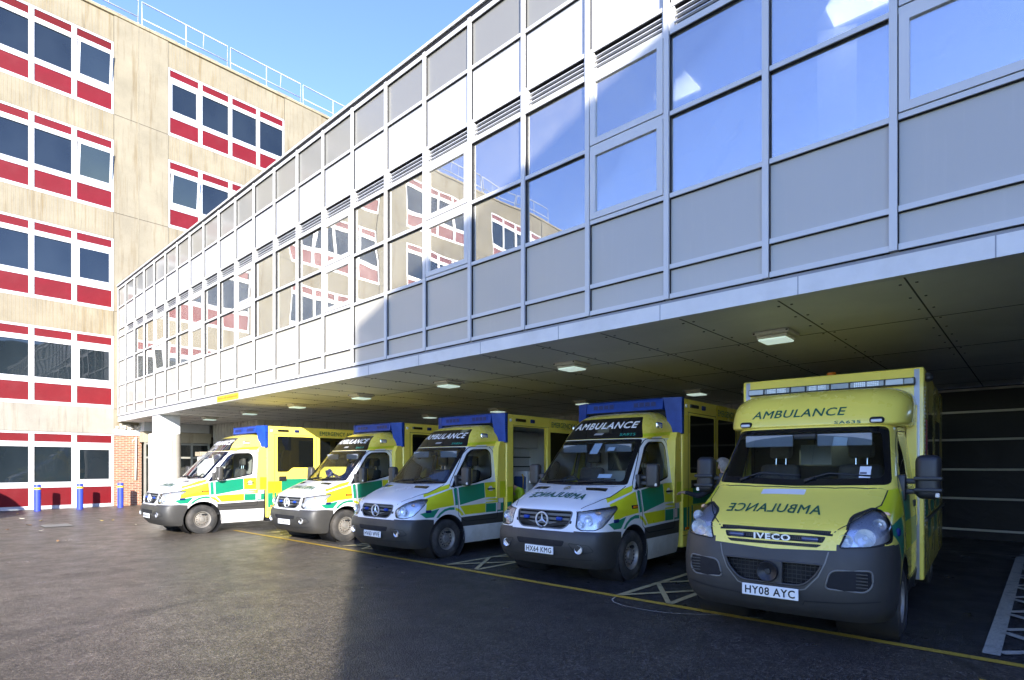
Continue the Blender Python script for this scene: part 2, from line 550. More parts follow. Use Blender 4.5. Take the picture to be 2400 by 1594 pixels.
# ------------------------------------------------------------------ concrete block on the left
def concrete(name, col, ribs=False, stain=0.5):
    n = NT(name); tc = n.n('TexCoord'); co = tc.outputs['Object']
    f = n.noise(co, 0.7, 7, 0.65)
    c = n.ramp(f, [(0.28, tuple(x * 0.8 for x in col)), (0.72, tuple(min(1, x * 1.12) for x in col))])
    mp = n.n('Mapping'); mp.inputs['Scale'].default_value = (2.2, 2.2, 0.16); n.l(co, mp.inputs[0])
    st = n.noise(mp.outputs[0], 1.6, 6, 0.7)
    c = n.mix(n.ramp(st, [(0.52, 0.0), (0.74, stain)]), c, (0.16, 0.11, 0.05))
    mp2 = n.n('Mapping'); mp2.inputs['Scale'].default_value = (5, 5, 0.35); n.l(co, mp2.inputs[0])
    st2 = n.noise(mp2.outputs[0], 1.3, 4, 0.6)
    c = n.mix(n.ramp(st2, [(0.58, 0.0), (0.78, 0.5)]), c, (0.09, 0.07, 0.045))
    fine = n.noise(co, 28, 4, 0.7)
    c = n.mix(0.35, c, n.ramp(fine, [(0.3, 0.75), (0.7, 1.12)]), 'MULTIPLY')
    if ribs:
        sx = n.n('SeparateXYZ'); n.l(co, sx.inputs[0])
        m1 = n.n('Math', operation='MULTIPLY'); m1.inputs[1].default_value = 1 / 0.115; n.l(sx.outputs[1], m1.inputs[0])
        m2 = n.n('Math', operation='FRACT'); n.l(m1.outputs[0], m2.inputs[0])
        rb = n.ramp(m2.outputs[0], [(0.0, 0.0), (0.07, 1.0), (0.93, 1.0), (1.0, 0.0)])
        c = n.mix(n.mix(1.0, n.ramp(st, [(0.3, 0.25), (0.7, 0.75)]), n.ramp(rb, [(0.0, 1.0), (1.0, 0.0)]), 'MULTIPLY'), c, (0.33, 0.22, 0.07))
        n.bump(rb, 0.5, 0.012)
    else: n.bump(fine, 0.12, 0.01)
    n.l(c, n.b.inputs['Base Color']); n.set(Roughness=0.85, Specular_IOR_Level=0.25)
    return n.m
CON = concrete('cream_concrete', (0.265, 0.228, 0.158), False, 0.85)
RIB = concrete('ribbed_concrete', (0.265, 0.228, 0.158), True, 0.85)
CONG = concrete('pale_concrete', (0.30, 0.275, 0.225), False, 0.5)
DARKM = pbr('joint_dark', (0.05, 0.04, 0.03), 0.9)
WF = pbr('white_window_frame', (0.56, 0.56, 0.56), 0.35, var=0.05)
RED = pbr('red_panel', (0.15, 0.005, 0.009), 0.5, var=0.14, nscale=1.2, spec=0.25, dirt=(0.12, (0.22, 0.06, 0.06)))
n = NT('slate_glass'); co = n.coords()
n.set(Roughness=0.02, Specular_IOR_Level=0.6)
n.l(n.ramp(n.noise(co, 0.5, 2), [(0.3, (0.009, 0.014, 0.018)), (0.7, (0.016, 0.023, 0.028))]), n.b.inputs['Base Color'])
n.bump(n.noise(co, 0.9, 1, 0.4), 0.5, 0.012)
SLATE = n.m
HB = empty('hospital_block', (X0, 0, 0), label='tall cream concrete block with bands of white windows and red panels', cat='building')
mb = MB()
BAYS = [(1.10 - 7.45 * i, 6.49 - 7.45 * i) for i in range(0, 5)] + [(8.56, 13.95), (16.01, 21.40)]
ROWS = [0.0, 4.13, 8.26, 12.45, 16.60]
PIER = []
ys = sorted(BAYS)
for a, b in zip(ys, ys[1:]): PIER.append((a[1], b[0]))
PIER = [(ys[0][0] - 1.2, ys[0][0])] + PIER + [(ys[-1][1], 24.0)]
TOP = 20.78
for a, b in PIER:
    if abs(a - 6.49) < 0.01:
        mb.box(-0.6, 0, a + 0.012, 7.372, 3.0, TOP, 0); mb.box(-0.6, 0, 7.388, b - 0.012, 3.0, TOP, 0)
    else:
        mb.box(-0.6, 0, a + 0.012, b - 0.012, 0 if a < 5 else 3.0, TOP, 0)
    mb.box(-0.62, -0.02, a, b, 0.0 if a < 5 else 3.0, TOP - 0.01, 2)
for a, b in BAYS:
    for i, r in enumerate(ROWS):
        z0 = r + 3.06; z1 = (ROWS[i + 1] if i < 4 else TOP)
        mb.box(-0.6, -0.035 if i else 0.0, a, b, z0, z1, 1 if i else 3)
    mb.box(-0.9, -0.3, a, b, 0, TOP, 2)
for a, b in PIER:
    for zz in (4.1, 8.24, 12.42, 16.58):
        mb.box(-0.01, 0.004, a + 0.02, b - 0.02, zz, zz + 0.018, 2)
mb.box(-14, -0.9, ys[0][0] - 1.2, 24.0, 0, TOP, 0)
mb.build('wall', [CON, RIB, DARKM, CONG], HB)
mb = MB()
mb.box(-0.7, 0.05, ys[0][0] - 1.25, 24.05, TOP, TOP + 0.13, 0, 0.015)
mb.box(-0.7, -0.25, ys[0][0] - 1.25, 24.05, TOP + 0.13, TOP + 0.33, 1)
mb.box(-0.25, -0.1, ys[0][0] - 1.25, 24.05, TOP + 0.13, TOP + 0.20, 2)
mb.build('parapet', [concrete('coping_concrete', (0.33, 0.27, 0.17), False, 0.8), pbr('roof_upstand', (0.30, 0.31, 0.32), 0.6), pbr('roof_lead', (0.12, 0.12, 0.13), 0.6)], HB)
# one window unit = frame with four lights
def win_frame(nl, wd):
    m = MB(); p = wd / nl
    def bar(y0, y1, z0, z1, d0=-0.02, d1=0.035): m.box(d0 - 0.06, d1 - 0.06, y0, y1, z0, z1)
    bar(0, wd, 0, 0.13, -0.02, 0.055); bar(0, wd, 2.97, 3.06)
    for i in range(nl + 1):
        c = i * p
        a, b = (c - 0.085, c + 0.085) if 0 < i < nl else ((0, 0.07) if i == 0 else (wd - 0.07, wd))
        bar(a, b, 0.13, 2.97, -0.02, 0.045)
    for i in range(nl):
        a = i * p + (0.085 if i else 0.07); b = (i + 1) * p - (0.085 if i < nl - 1 else 0.07)
        bar(a, b, 0.84, 1.06); bar(a, b, 2.46, 2.66)
    return m
def pane_mesh(y0, y1, z0, z1, x=-0.075):
    m = MB(); m.box(x - 0.008, x, y0, y1, z0, z1); return m
def hb_window(nl, wd):
    o = win_frame(nl, wd).build('window', WF, HB); p = wd / nl
    for i in range(nl):
        a = i * p + (0.085 if i else 0.07); b = (i + 1) * p - (0.085 if i < nl - 1 else 0.07)
        pane_mesh(a, b, 1.06, 2.46).build('pane', SLATE, o)
        pane_mesh(a, b, 0.13, 0.84, -0.05).build('red_panel', RED, o)
        pane_mesh(a, b, 2.66, 2.97, -0.05).build('red_panel', RED, o)
    return o
def sash_build(a, b, parent, tilt):
    m = MB(); wdt = 0.09
    m.box(0, 0.05, a, b, 0, wdt); m.box(0, 0.05, a, b, 1.40 - wdt, 1.40); m.box(0, 0.05, a, a + wdt, wdt, 1.40 - wdt); m.box(0, 0.05, b - wdt, b, wdt, 1.40 - wdt)
    m.box(0.015, 0.022, a + wdt, b - wdt, wdt, 1.40 - wdt, 1)
    if tilt: m.box(-0.2, -0.19, a, b, 0.9, 1.45, 2)
    o = m.build('opening_sash', [WF, SLATE, DARKM], parent)
    o.location = (-0.055, 0, 1.06); o.rotation_euler = (0, radians(tilt), 0)
    return o
w0 = hb_window(4, 5.39)
# louvred top panels for the top left unit
n = NT('red_louvre'); tcx = n.n('TexCoord'); sx = n.n('SeparateXYZ'); n.l(tcx.outputs['Object'], sx.inputs[0])
m1 = n.n('Math', operation='MULTIPLY'); m1.inputs[1].default_value = 17.0; n.l(sx.outputs[2], m1.inputs[0])
m2 = n.n('Math', operation='FRACT'); n.l(m1.outputs[0], m2.inputs[0])
n.l(n.ramp(m2.outputs[0], [(0.0, (0.06, 0.005, 0.008)), (0.35, (0.16, 0.006, 0.01)), (1.0, (0.17, 0.007, 0.012))]), n.b.inputs['Base Color'])
n.bump(m2.outputs[0], 0.9, 0.03); n.set(Roughness=0.4)
REDL = n.m
first = True; DEFER = []
for bi, (a, b) in enumerate(BAYS):
    for ri, r in enumerate(ROWS):
        if a > 7 and ri == 0: continue
        o = w0 if first else copy_tree(w0, HB); first = False
        o.location = (-0.02, a, r)
        DEFER.append((bi, a, ri, o))
for bi, a, ri, o in DEFER:
        p = 5.39 / 4
        if bi == 0:
            sash_build(3 * p + 0.085, 5.39 - 0.07, o, 9 if ri in (3, 4) else 0)
            if ri == 4:
                for ch in o.children:
                    if ch.name.startswith('red_panel') and max(v.co.z for v in ch.data.vertices) > 2.9:
                        ch.data = ch.data.copy(); ch.data.materials[0] = REDL; ch['label'] = 'red louvred panel'
        if a == 8.56: sash_build(0.07, p - 0.085, o, 8 if ri == 3 else 0)
# downpipe joint strip on the pier + lightning tape
mb = MB(); mb.tube([(X0 + 0.02, 7.38, 3.2), (X0 + 0.02, 7.38, TOP)], 0.012, 6)
put(mb.build('lightning_conductor', pbr('conductor', (0.35, 0.30, 0.2), 0.6)), 'thin vertical conductor strip running down the cream concrete pier', 'conductor')

# roof rail sections
GALV = pbr('galvanised_steel', (0.46, 0.46, 0.46), 0.55, 0.1)
def rail_section():
    m = MB(); ln = 3.62
    m.tube([(0, 0, 0.12), (0, 0, 1.13), (0, ln, 1.13), (0, ln, 0.12)], 0.032, 6)
    m.tube([(0, 0, 0.62 - 0.22), (0, ln, 0.62 - 0.22)], 0.028, 6)
    for t in (1.78,): m.tube([(0, t, 0.12), (0, t, 1.13)], 0.025, 6)
    m.tube([(-0.1, 2.55, 0.4), (0, 2.55, 1.13)], 0.016, 6)
    for t in (0.0, 1.78, ln): m.box(-0.9, 0.03, t - 0.025, t + 0.025, 0.1, 0.15)
    for t in (0.5, 2.3): m.box(-0.35, 0.05, t, t + 0.9, 0.02, 0.13, 1)
    return m
pos = [7.60 + 3.76 * i for i in range(-8, 4)]
r0 = rail_section().build('guard_rail', [GALV, pbr('rail_weight', (0.25, 0.25, 0.25), 0.8)])
for i, yy in enumerate(pos):
    o = r0 if i == 0 else r0.copy()
    if i: COL.objects.link(o)
    o.location = (X0 - 0.3, yy, TOP + 0.33 - 0.1)
    j = i - 8
    lab = {-1: 'galvanised roof rail section at the top edge of the photo, above the plain concrete pier',
           0: 'galvanised roof rail section standing to the right of the conductor strip on the roof',
           1: 'galvanised roof rail section above the middle of the four light top window',
           2: 'galvanised roof rail section farthest right, running down behind the glazed wing'}.get(j, 'galvanised roof rail section outside the picture on the concrete block roof')
    put(o, lab, 'railing', 'guard rails along the concrete roof')
    if j == 3 : o['label'] = 'galvanised roof rail section hidden behind the glazed wing'

# ------------------------------------------------------------------ glazed wing over the ambulance bays
GW = empty('glazed_wing', (0, Y0, 0), label='long white framed glazed wing bridging over the parked ambulances', cat='building')
KMIN = -3
XR = xk(KMIN)
ALU = pbr('white_aluminium', (0.62, 0.605, 0.575), 0.38, var=0.05, dirt=(0.12, (0.45, 0.43, 0.40)), nscale=0.8)
def pane_panel(name, col, rough):
    n = NT(name); co = n.coords()
    f = n.noise(co, 0.35, 3, 0.5)
    c = n.ramp(f, [(0.3, tuple(x * 0.93 for x in col)), (0.7, col)])
    mp = n.n('Mapping'); mp.inputs['Scale'].default_value = (7, 7, 0.35); n.l(co, mp.inputs[0])
    s = n.noise(mp.outputs[0], 2.2, 5, 0.7)
    c = n.mix(n.ramp(s, [(0.55, 0.0), (0.8, 0.22)]), c, tuple(min(1, x * 1.18) for x in col))
    n.l(c, n.b.inputs['Base Color']); n.set(Roughness=rough, Specular_IOR_Level=0.5)
    n.b.inputs['Coat Weight'].default_value = 0.5; n.b.inputs['Coat Roughness'].default_value = 0.12
    return n.m
GREY = pane_panel('grey_panel', (0.48, 0.445, 0.375), 0.35)
GREYT = pane_panel('parapet_grey', (0.245, 0.235, 0.20), 0.35)
WPAN = pane_panel('white_panel', (0.50, 0.50, 0.51), 0.35)
WGL = glass('wing_glass', (0.78, 0.83, 0.85), 0.50, 0.0, 0.005, 0.8, (1.0, 0.98, 0.92), 0.13)
FAS = pbr('fascia_white', (0.70, 0.685, 0.65), 0.4, var=0.08, dirt=(0.3, (0.4, 0.38, 0.34)), nscale=1.5)
BLK = pbr('gap_shadow_black', (0.008, 0.008, 0.01), 0.8)
LSLAT = pbr('louvre_slat', (0.70, 0.70, 0.70), 0.4)
mb = MB(); mb.box(-28.86, XR, 0.0, 0.12, L0, 3.765, 0)
x = -28.0
mb.box(-28.86, XR, 0.012, 0.12, 3.765, 3.80, 1)
mb.box(-28.86, XR, 0.03, 0.12, 3.80, L1, 1)
while x < XR:                                       # sheet joints and weep pins
    mb.box(x - 0.005, x + 0.005, -0.003, 0.0, L0, 3.765, 1); x += 1.63
mb.build('fascia', [FAS, pbr('fascia_mesh', (0.30, 0.30, 0.32), 0.6)], GW)
mb = MB(); 
mb.box(-28.9, XR, -0.05, 0.35, L8 - 0.035, L8 + 0.02, 0); mb.box(-28.9, XR, -0.02, 0.0, L8 - 0.10, L8 - 0.035, 1)
mb.build('roof_edge', [ALU, BLK], GW)
for k in range(KMIN, 24):
    c = xk(k) if k < 23 else -28.80
    m = MB(); m.box(c - 0.034, c + 0.034, -0.035, 0.08, L1, L8 - 0.10); m.box(c + 0.034, c + 0.042, -0.004, 0.08, L1, L8 - 0.18, 1); m.build('mullion', [ALU, BLK], GW)  # black strip doubles as gasket and painted shadow line beside the mullion
TR = [(L1 + 0.03, 0.06), (L2, 0.055), (L3, 0.055), (L4, 0.055), (L5, 0.055), (L6, 0.055), (L7, 0.055), (L8 - 0.14, 0.08)]
for z, h in TR:
    m = MB()
    for k in range(KMIN, 23):
        a = (xk(k + 1) if k + 1 < 23 else -28.80) + 0.034; b = xk(k) - 0.034; a += 0.008
        m.box(a, b, -0.018, 0.07, z - h / 2, z + h / 2)
        m.box(a, b, -0.004, 0.07, z - h / 2 - 0.009, z - h / 2, 1)  # shadow line under the transom drawn as a black strip
    m.build('transom', [ALU, BLK], GW)
def cell(k, za, zb, nm, mat, d0=0.022):
    a = (xk(k + 1) if k + 1 < 23 else -28.80) + 0.034; b = xk(k) - 0.034
    m = MB(); m.box(a, b, d0, d0 + 0.02, za + 0.028, zb - 0.028); return m.build(nm, mat, GW)
SASH = {2, 5, 8, 12, 15, 18, -1}
for k in range(KMIN, 23):
    cell(k, L1 + 0.03, L2, 'grey_panel', GREY); cell(k, L2, L3, 'grey_panel', GREY)
    cell(k, L6, L7, 'white_panel', WPAN if k < 22 else GREY); cell(k, L7, L8 - 0.14, 'parapet_panel', GREYT)
    a = (xk(k + 1) if k + 1 < 23 else -28.80) + 0.034; b = xk(k) - 0.034
    if k >= 22:
        for q in ((L3, L4), (L4, L5), (L5, L6)): cell(k, *q, 'grey_panel', GREY)
        continue
    # louvre
    m = MB(); z0, z1 = L5 + 0.028, L6 - 0.028
    m.box(a, b, 0.06, 0.07, z0, z1, 1)
    m.box(a, a + 0.07, -0.01, 0.06, z0, z1, 0); m.box(b - 0.03, b, -0.01, 0.06, z0, z1, 0)
    m.box(a + 0.07, b - 0.03, -0.01, 0.06, z0, z0 + 0.03, 0)
    for i in range(3):
        zz = z0 + 0.065 + i * 0.075
        m.box(a + 0.07, b - 0.03, -0.016 + i * 0.012, 0.012 + i * 0.012, zz, zz + 0.014, 2, rot=Matrix.Rotation(radians(-20), 3, 'X'))
    m.build('louvre', [ALU, BLK, LSLAT], GW)
    for q in ((L3, L4), (L4, L5)):
        if k == 21: cell(k, *q, 'white_panel', WPAN); continue
        if k in SASH:
            m = MB(); z0, z1 = q[0] + 0.036, q[1] - 0.036; f = 0.085
            a2, b2 = a + 0.012, b - 0.012
            m.box(a2, b2, -0.03, 0.03, z0, z0 + f); m.box(a2, b2, -0.03, 0.03, z1 - f, z1)
            m.box(a2, a2 + f, -0.03, 0.03, z0 + f, z1 - f); m.box(b2 - f, b2, -0.03, 0.03, z0 + f, z1 - f)
            o = m.build('opening_window', ALU, GW)
            m = MB(); m.box(a2 + f, b2 - f, -0.002, 0.008, z0 + f, z1 - f); gg = m.build('pane', WGL, o)
            if k == 18 and q[0] == L3:
                o.location = (0, 0, 0); o.rotation_euler = (radians(5), 0, 0); o.location = Vector((0, 0, z0)) - Matrix.Rotation(radians(5), 3, 'X') @ Vector((0, 0, z0))
        else:
            cell(k, *q, 'window_pane', WGL, 0.03)
# soffit with sheet joints and screws
n = NT('soffit_sheet'); co = n.coords()
f = n.noise(co, 0.6, 4, 0.6)
c = n.ramp(f, [(0.3, (0.62, 0.60, 0.54)), (0.7, (0.76, 0.74, 0.67))])
n.l(c, n.b.inputs['Base Color']); n.set(Roughness=0.55)
SOF = n.m
mb = MB(); mb.box(-28.86, XR, 0.06, 11.0, L0 + 0.002, L0 + 0.06, 0)
xs = [-0.98 - 1.178 * i for i in range(-3, 24)]
for xx in xs: mb.box(xx - 0.008, xx + 0.008, 0.1, 10.9, L0 - 0.001, L0 + 0.002, 1)
for yy in (2.14, 4.6, 7.1, 9.6): mb.box(-28.8, XR, yy - 0.008, yy + 0.008, L0 - 0.0015, L0 + 0.002, 1)
for xx in xs:
    for j in range(9):
        for s in (-0.07, 0.07):
            y1 = 0.35 + j * 0.62
            mb.box(xx + s - 0.012, xx + s + 0.012, y1 - 0.012, y1 + 0.012, L0 - 0.006, L0 + 0.002, 1)
mb.build('soffit', [SOF, pbr('soffit_joint', (0.07, 0.065, 0.06), 0.8)], GW)
# rooms behind the glass
INW = pbr('room_wall', (0.80, 0.80, 0.77), 0.8)
mb = MB()
mb.box(-28.5, XR, 0.3, 10.8, L0 + 0.07, L1 - 0.04, 1)                   # floor slab
mb.box(-28.5, XR, 0.2, 10.8, L5 + 0.25, L5 + 0.35, 0)                   # ceiling
mb.box(-28.5, XR, 3.2, 3.3, L1, L5 + 0.25, 0)                           # corridor wall
mb.box(-28.5, XR, 10.8, 11.0, L0 + 0.07, L8 - 0.1, 0)
mb.box(-28.8, XR, 0.35, 11.0, L7 + 0.5, L7 + 0.6, 1)                    # roof deck
mb.box(-28.86, XR, 0.08, 0.10, L5 + 0.32, L8 - 0.16, 1)
mb.box(-28.5, XR, 0.08, 0.10, L1, L3 - 0.02, 1)
for k in range(KMIN + 1, 21, 3):
    c = xk(k) - 0.25
    mb.box(c - 0.14, c + 0.14, 0.35, 0.65, L1, L5 + 0.25, 0)
for k in (1, 4): mb.box(xk(k) + 0.1, xk(k) + 0.55, 1.6, 1.63, L3 + 0.02, L5 + 0.2, 2, rot=Matrix.Rotation(radians(25), 3, 'Z'))
for k in range(6, 21, 2): mb.box(xk(k) + 0.05, xk(k) + 0.3, 0.45, 0.49, L3 - 0.1, L5 + 0.1, 2)
for x0, x1 in ((-3.7, -2.1), (-7.4, -5.8)):
    mb.box((x0 + x1) / 2 - 1.95, (x0 + x1) / 2 + 1.95, 0.35, 0.55, 5.72, 6.02, 0, rot=Matrix.Rotation(-math.atan2(1.64, 1.44), 3, 'Y'))
mb.build('interior', [INW, pbr('room_floor', (0.2, 0.2, 0.2), 0.8), pbr('blind_cloth', (0.72, 0.70, 0.55), 0.8)], GW)
RGLOW = emis('room_fill_glow', (1.0, 0.97, 0.88), 1.3)
for k in range(-2, 21, 2):                          # row of glowing panels added to brighten the rooms, only one glimpsed
    m = MB(); m.box(xk(k) - 0.9, xk(k) - 0.3, 1.0, 1.6, L5 + 0.22, L5 + 0.248); m.build('ceiling_panel', RGLOW, GW)
# yellow sign on the fascia
SG = empty('warning_sign', (-17.22, Y0 - 0.012, 3.675), label='small yellow barrier warning sign fixed to the white fascia', cat='sign')
mb = MB(); mb.box(-0.77, 0.77, 0, 0.01, -0.085, 0.085); mb.build('sign_plate', pbr('sign_yellow', (0.80, 0.48, 0.02), 0.45), SG)
flat_text('lettering', 'Barriers lift automatically', pbr('sign_red', (0.62, 0.10, 0.02), 0.5), (0, 0, 0), (1, 0, 0), (0, 0, 1), 1.4, 0.10, SG, 0.01)

# back and side walls of the bays
n = NT('ribbed_cladding'); co = n.coords()
c = n.ramp(n.noise(co, 0.8, 4), [(0.3, (0.30, 0.28, 0.24)), (0.7, (0.42, 0.40, 0.35))]); n.l(c, n.b.inputs['Base Color']); n.set(Roughness=0.5)
CLAD = n.m
def cladding(a, b, z0, z1, pitch=0.30):
    m = MB(); a, b = Vector((*a, 0)), Vector((*b, 0)); d = b - a; ln = d.length; d.normalize(); nn = Vector((d.y, -d.x, 0))
    pts = []; t = 0
    while t < ln:
        for f, o in ((0, 0), (0.72, 0), (0.78, 0.035), (0.94, 0.035)):
            if t + f * pitch <= ln: pts.append(a + d * (t + f * pitch) + nn * -o)
        t += pitch
    pts.append(b)
    for p, q in zip(pts, pts[1:]): m.face([(p.x, p.y, z0), (q.x, q.y, z0), (q.x, q.y, z1), (p.x, p.y, z1)])
    return m
put(cladding((-27.6, 10.0), (-23.4, 10.2), 0, L0).build('clad_wall', CLAD), 'short ribbed metal clad wall beside the glazed doors, left of the bays', 'wall')
put(cladding((-23.4, 10.2), (-20.3, 17.25), 0, L0).build('clad_wall', CLAD), 'ribbed metal clad wall slanting back behind the leftmost ambulance', 'wall')
put(cladding((-20.3, 17.25), (-4.5, 17.25), 0, L0).build('clad_wall', CLAD), 'dark ribbed metal clad wall at the back of the middle bays', 'wall')
# black sheeted screen with pale straps at the right hand back
CUR = empty('black_sheet_screen', (-4.5, 17.2, 0), label='dark plastic sheeted screen with pale horizontal straps behind the rightmost bay', cat='screen')
n = NT('black_sheet'); co = n.coords(); wv = n.noise(co, 1.4, 4, 0.6, 0.8)
n.l(n.ramp(n.noise(co, 0.5, 3), [(0.35, (0.003, 0.003, 0.004)), (0.7, (0.006, 0.0065, 0.010))]), n.b.inputs['Base Color'])
n.set(Roughness=0.5, Specular_IOR_Level=0.2); n.bump(wv, 0.45, 0.05)
mb = MB(); mb.box(0, 8.0, 0, 0.05, 0.0, 3.56); mb.build('sheet', n.m, CUR)
STR = pbr('strap_white', (0.36, 0.34, 0.29), 0.7)
for z in (0.22, 0.95, 1.63, 2.33, 2.98, 3.5):
    m = MB(); m.box(0, 8.0, -0.02, -0.004, z - 0.025, z + 0.025); m.build('strap', STR, CUR)
put(cladding((3.45, 17.2), (3.45, 7.2), 0, L0).build('clad_wall', CLAD), 'ribbed metal clad end wall of the bays, outside the picture on the right', 'wall')
# side wall with doors behind the round column
SW = empty('entrance_wall', (-28.3, 7.4, 0), label='shaded glazed entrance doors under a beige lintel behind the round column', cat='entrance')
LINT = concrete('lintel_beige', (0.42, 0.36, 0.26), False, 0.6)
BEAM = pbr('beam_grey', (0.42, 0.42, 0.42), 0.6)
DGL = glass('door_glass', (0.30, 0.33, 0.28), 0.10, 0.02)
mb = MB(); mb.box(-0.5, 0.05, 0.0, 2.75, 2.72, 3.18, 0); mb.build('lintel', LINT, SW)
mb = MB(); mb.box(-0.5, 0.25, 0.0, 2.6, 3.18, L0, 0); mb.build('beam', BEAM, SW)
mb = MB()
for y in (0.05, 1.0, 1.9, 2.62): mb.box(-0.05, 0.03, y, y + 0.08, 0, 2.72)
mb.box(-0.05, 0.034, 0.05, 2.7, 2.62, 2.70); mb.box(-0.05, 0.036, 0.13, 2.62, 2.02, 2.10); mb.box(-0.05, 0.036, 0.13, 2.62, 0.0, 0.15)
mb.build('door_frame', pbr('dull_aluminium', (0.36, 0.35, 0.30), 0.45, 0.3), SW)
for a, b in ((0.13, 1.0), (1.08, 1.9), (1.98, 2.62)):
    m = MB(); m.box(-0.02, -0.01, a, b, 0.15, 2.02); m.box(-0.02, -0.01, a, b, 2.10, 2.62); m.build('door_pane', DGL, SW)
mb = MB(); mb.box(-1.2, -1.1, 0, 2.75, 0, 2.72, 0); mb.build('lobby_wall', pbr('lobby_wall', (0.25, 0.24, 0.19), 0.8), SW)

# brick infill beside the ground floor windows
n = NT('brick'); tc = n.n('TexCoord'); mp = n.n('Mapping'); mp.inputs['Rotation'].default_value = (radians(90), 0, radians(90))
mp.vector_type = 'TEXTURE'
sxyz = n.n('SeparateXYZ'); cx = n.n('CombineXYZ'); n.l(tc.outputs['Object'], sxyz.inputs[0])
ad = n.n('Math', operation='ADD'); n.l(sxyz.outputs[0], ad.inputs[0]); n.l(sxyz.outputs[1], ad.inputs[1])
n.l(ad.outputs[0], cx.inputs[0]); n.l(sxyz.outputs[2], cx.inputs[1])
bt = n.n('TexBrick'); n.l(cx.outputs[0], bt.inputs['Vector'])
bt.inputs['Scale'].default_value = 1.0; bt.inputs['Brick Width'].default_value = 0.225; bt.inputs['Row Height'].default_value = 0.075; bt.inputs['Mortar Size'].default_value = 0.008
bt.inputs['Color1'].default_value = (0.40, 0.15, 0.075, 1); bt.inputs['Color2'].default_value = (0.20, 0.085, 0.055, 1); bt.inputs['Mortar'].default_value = (0.52, 0.43, 0.32, 1)
c = n.mix(0.4, bt.outputs['Color'], n.ramp(n.noise(tc.outputs['Object'], 5, 4), [(0.3, 0.6), (0.7, 1.3)]), 'MULTIPLY')
n.l(c, n.b.inputs['Base Color']); n.set(Roughness=0.85); n.bump(bt.outputs['Fac'], -0.4, 0.01)
BRK = n.m
BW = empty('brick_wall', (X0, 6.5, 0), label='short red brick wall between the ground floor windows and the round column', cat='wall')
mb = MB(); mb.box(-0.4, 0.02, 0.0, 1.0, 0, 2.99, 0); mb.build('brickwork', BRK, BW)
mb = MB(); mb.box(-0.4, 0.10, 0.0, 1.0, 3.0, 3.26, 0); mb.build('white_band', pbr('band_white', (0.78, 0.78, 0.76), 0.5), BW)
mb = MB()
rnd = random.Random(3)
for i in range(14):
    mb.box(-0.1 + rnd.uniform(0, .1), 0.12 + rnd.uniform(0, .12), 0.05 + i * .065, 0.12 + i * .065, 3.27, 3.3 + rnd.uniform(.02, .2), 0, rot=Matrix.Rotation(rnd.uniform(-.4, .4), 3, 'X'))
mb.build('loose_rubble', pbr('rubble', (0.5, 0.45, 0.38), 0.9, var=0.4), BW)
mb = MB(); mb.tube([(X0 + 0.10, 7.28, 2.95), (X0 + 0.10, 7.26, 1.1)], 0.035, 8); mb.tube([(X0 + 0.08, 7.28, 2.95), (X0 + 0.02, 7.15, 2.72)], 0.014, 6)
put(mb.build('drain_pipe', pbr('pipe_white', (0.75, 0.75, 0.72), 0.4)), 'short white plastic pipe hung on the brick wall beside the column', 'pipe')

# round column with its box head
CC = empty('round_column', (-23.95, 6.98, 0), label='thick round concrete column holding up the left end of the glazed wing', cat='column')
mb = MB(); mb.lathe([(0.0, 0.0), (0.52, 0.0), (0.52, 2.86), (0.50, 2.88), (0.0, 2.88)], (0, 0, 0), 'z', 40); mb.build('shaft', concrete('column_concrete', (0.66, 0.62, 0.54), False, 0.2), CC, 40)
mb = MB(); mb.box(-0.40, 0.40, -0.30, 0.40, 2.88, L0 + 0.002, 0, 0.01); mb.build('box_head', pbr('column_head', (0.66, 0.66, 0.66), 0.5), CC)

# white pier stub with pipes behind the column
WP = empty('white_pier', (-24.4, 8.35, 0), label='white painted pier with a broken top between the column and the leftmost ambulance', cat='pier')
mb = MB(); mb.box(-0.30, 0.36, 0, 0.4, 0, 2.08, 0, 0.01); mb.build('pier_body', pbr('pier_white', (0.80, 0.80, 0.78), 0.6), WP)
mb = MB()
for i in range(16):
    xx = -0.40 + i * 0.05
    mb.box(xx, xx + 0.055, -0.06 + rnd.uniform(-.02, .02), 0.44, 2.09, 2.16 + rnd.uniform(0, .10), 0, rot=Matrix.Rotation(rnd.uniform(-.2, .2), 3, 'Y'))
mb.build('broken_cap', pbr('cap_stone', (0.42, 0.36, 0.27), 0.9, var=0.4), WP)
for xx, zt in ((-0.42, 1.95), (-0.52, 1.5)):
    m = MB(); m.tube([(xx, 0.2, 0), (xx, 0.2, zt)], 0.045, 10); m.build('pipe', pbr('pipe_grey', (0.55, 0.55, 0.53), 0.45), WP)

# soffit lights
DIFF = emis('lamp_diffuser', (0.80, 1.0, 0.92), 0.12)
CAST = pbr('lamp_body', (0.62, 0.58, 0.48), 0.5)
def lamp():
    r = empty('soffit_light')
    m = MB(); m.box(-0.24, 0.24, -0.24, 0.24, -0.05, 0.0, 0, 0.008); m.box(-0.20, 0.20, -0.20, 0.20, -0.095, -0.05, 0, 0.015); 
    for s in (-1, 1):
        for t in (-1, 1): m.box(s * 0.215 - 0.012, s * 0.215 + 0.012, t * 0.247 - 0.006, t * 0.247 + 0.006, -0.035, -0.015, 1)
    m.build('housing', [CAST, DARKM], r)
    m = MB(); m.box(-0.185, 0.185, -0.185, 0.185, -0.12, -0.096, 0, 0.012); m.build('diffuser', DIFF, r)
    return r
LX = [-2.70, -6.21, -9.57, -13.0, -16.45, -19.8, -23.4]
ORD = ['nearest and largest, above the yellow cab', 'above the gap between the two rightmost ambulances', 'above the open sided ambulance', 'above the ambulance with people in its cab', 'left of that over the crewed cab', 'small, above the leftmost ambulance', 'smallest and farthest left, by the column']
lp = lamp()
